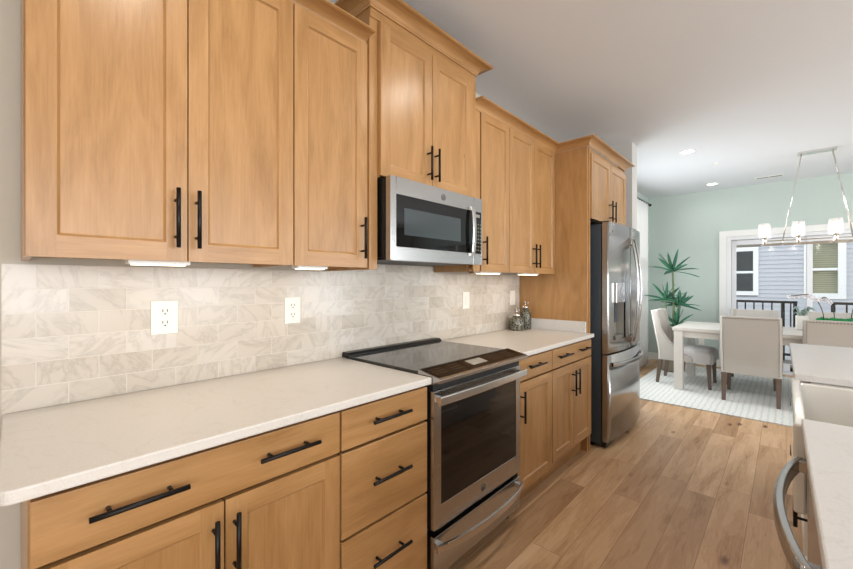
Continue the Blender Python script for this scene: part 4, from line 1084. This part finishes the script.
# chandelier
CY = 5.95
t = thing('chandelier', (1.955, CY, ZC), 'polished nickel linear chandelier with clear glass cylinder shades above the table', 'chandelier')
MB().box(1.81, 2.11, CY-.055, CY+.055, ZC-.022, ZC).build('canopy', M['chrome'], t, bevel=.003)
zf = 1.775; hx0, hx1 = 1.505, 2.41; rw = .085
for y in (CY-rw, CY+rw): MB().box(hx0, hx1, y-.007, y+.007, zf-.048, zf-.034).build('rail', M['chrome'], t, bevel=.002)
for x in (hx0, hx1-.016, 1.68, 2.22): MB().box(x, x+.016, CY-rw+.008, CY+rw-.008, zf-.047, zf-.035).build('crossbar', M['chrome'], t)
for xa, xb in ((1.84, 1.688), (2.08, 2.228)):
    for dy in (-.035, .035):
        MB().tube([(xa, CY+dy*.5, ZC-.022), (xb, CY+dy*.6, zf+.002)], .0055, 8).build('rod', M['chrome'], t)
MB().box(1.56, 2.35, CY-.006, CY+.006, zf-.006, zf+.006).tube([(1.688, CY, zf-.04), (1.688, CY, zf+.01)], .006, 8).tube([(2.228, CY, zf-.04), (2.228, CY, zf+.01)], .006, 8).box(1.68, 1.696, CY-.03, CY+.03, zf-.004, zf+.004).box(2.22, 2.236, CY-.03, CY+.03, zf-.004, zf+.004).build('centre_bar', M['chrome'], t)
for i, x in enumerate((1.535, 1.815, 2.10, 2.38)):
    for y in (CY-rw, CY+rw):
        so_ = MB().lathe((x, y, zf-.045), [(.007, 0), (.015, .006), (.017, .045), (.017, .075), (.030, .080), (.030, .088), (.012, .09)], 16).build('socket', M['chrome'], t)
        m = MB(); m.lathe((x, y, zf+.045), [(.048, 0), (.050, .004), (.050, .150), (.047, .150), (.047, .006), (.002, .006)], 24, caps=False)
        m.build('glass_shade', M['clear'], so_)
        MB().lathe((x, y, zf+.052), [(.010, 0), (.014, .015), (.024, .050), (.026, .070), (.020, .092), (.004, .100)], 16).build('bulb', M['bulb'], so_)
outlet_t = thing('outlet', (.74, YB, .375), 'white outlet plate low on the mint back wall', 'outlet')
MB().box(.70, .775, YB-.006, YB, .315, .435).build('cover_plate', M['white_plastic'], outlet_t, bevel=.002)
for z in (.352, .398): MB().tube([(.738, YB-.0055, z), (.738, YB-.009, z)], .016, 16).build('receptacle', M['white_plastic'], outlet_t)

# ================================================================== OUTSIDE
struct('porch_floor', MB().box(-.5, 6.5, 7.60, 9.05, -.10, -.02), M['deck'])
struct('porch_ceiling', MB().box(-.5, 6.5, 7.60, 9.15, 2.28, 2.40).box(-.5, 6.5, 8.95, 9.15, 1.94, 2.28), M['porch'])
def railing(x0, x1, label, posts):
    t = thing('railing', ((x0+x1)/2, 8.95, -.02), label, 'railing')
    MB().box(x0, x1, 8.92, 8.98, .945, .985).build('top_rail', M['rail'], t, bevel=.004)
    MB().box(x0, x1, 8.93, 8.97, .06, .10).build('bottom_rail', M['rail'], t)
    for p in posts: MB().box(p-.025, p+.025, 8.925, 8.975, -.02, .945).build('post', M['rail'], t)
    k = 0; x = x0+.06
    while x < x1-.03:
        if all(abs(x-p) > .05 for p in posts): MB().box(x-.010, x+.010, 8.94, 8.96, .10, .945).build('baluster', M['rail'], t)
        x += .118
railing(.30, 1.86, 'black metal porch railing seen through the left glass door panel', (.33, 1.68, 1.83))
railing(2.24, 4.0, 'black metal porch railing to the right, behind the orchids', (2.27, 3.97))
# neighbouring house
HY_ = 13.0
hs = thing('neighbouring_house', (2, HY_+1.5, -1.5), 'blue-grey clapboard house seen through the glass door', 'house')
m = MB(); z = -1.5
def hx(px): 
    u = (px-426.5)/387.8; s_, c_ = math.sin(.7466), math.cos(.7466); w_ = (HY_)/(c_+u*s_); return 1.71+(-s_+u*c_)*w_
W1 = (hx(726), hx(757.5)); W2 = (hx(805), hx(845))
def hz(py, px):
    u = (px-426.5)/387.8; w_ = HY_/(math.cos(.7466)+u*math.sin(.7466)); return 1.3057+(282-py)/387.8*w_
za1, zb1 = hz(294.5, 745), hz(248, 745); za2, zb2 = hz(298, 828), hz(238, 828)
step = .105
while z < 5.0:
    z2 = z+step
    xs = [-9, W1[0], W1[1], W2[0], W2[1], 16]
    segs = []
    for i in range(5):
        blocked = (i == 1 and z2 > za1+.02 and z < zb1-.02) or (i == 3 and z2 > za2+.02 and z < zb2-.02)
        if not blocked: segs.append((xs[i], xs[i+1]))
    for a, b in segs:
        m.extrude([(HY_+.05, z), (HY_-.012, z), (HY_+.004, z2), (HY_+.05, z2)], 0, a, b)
    z = z2
m.build('siding', M['siding'], hs, weld=False)
for (a, b, z0, z1, inner) in ((*W1, za1, zb1, 'darkroom'), (*W2, za2, zb2, 'blind')):
    f = MB(); fw = .085 if inner == 'darkroom' else .11
    f.box(a-.02, a+fw, HY_-.03, HY_+.06, z0-.02, z1+.02).box(b-fw, b+.02, HY_-.03, HY_+.06, z0-.02, z1+.02).box(a+fw, b-fw, HY_-.03, HY_+.06, z0-.02, z0+fw).box(a+fw, b-fw, HY_-.03, HY_+.06, z1-fw, z1+.02)
    zm = z0+(z1-z0)*.48; f.box(a+fw, b-fw, HY_-.01, HY_+.05, zm-.03, zm+.03)
    fo = f.build('window', M['vinyl'], hs)
    MB().box(a+fw, b-fw, HY_+.015, HY_+.02, z0+fw, z1-fw).build('pane', M['pane'], fo)
    if inner == 'blind':  # beige-green slats imitate a reflection in the pane by their colour
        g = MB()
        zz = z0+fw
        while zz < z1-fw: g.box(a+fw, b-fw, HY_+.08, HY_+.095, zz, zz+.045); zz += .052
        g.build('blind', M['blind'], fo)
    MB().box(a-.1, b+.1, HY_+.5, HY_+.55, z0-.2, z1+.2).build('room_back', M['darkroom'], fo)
m = MB(); m.box(-9, 16, HY_+.051, HY_+.35, -1.5, za1-.05); m.build('foundation_wall', M['siding'], hs)
struct('ground', MB().box(-14, 22, 7.6, 26, -1.6, -1.5), M['grass'])
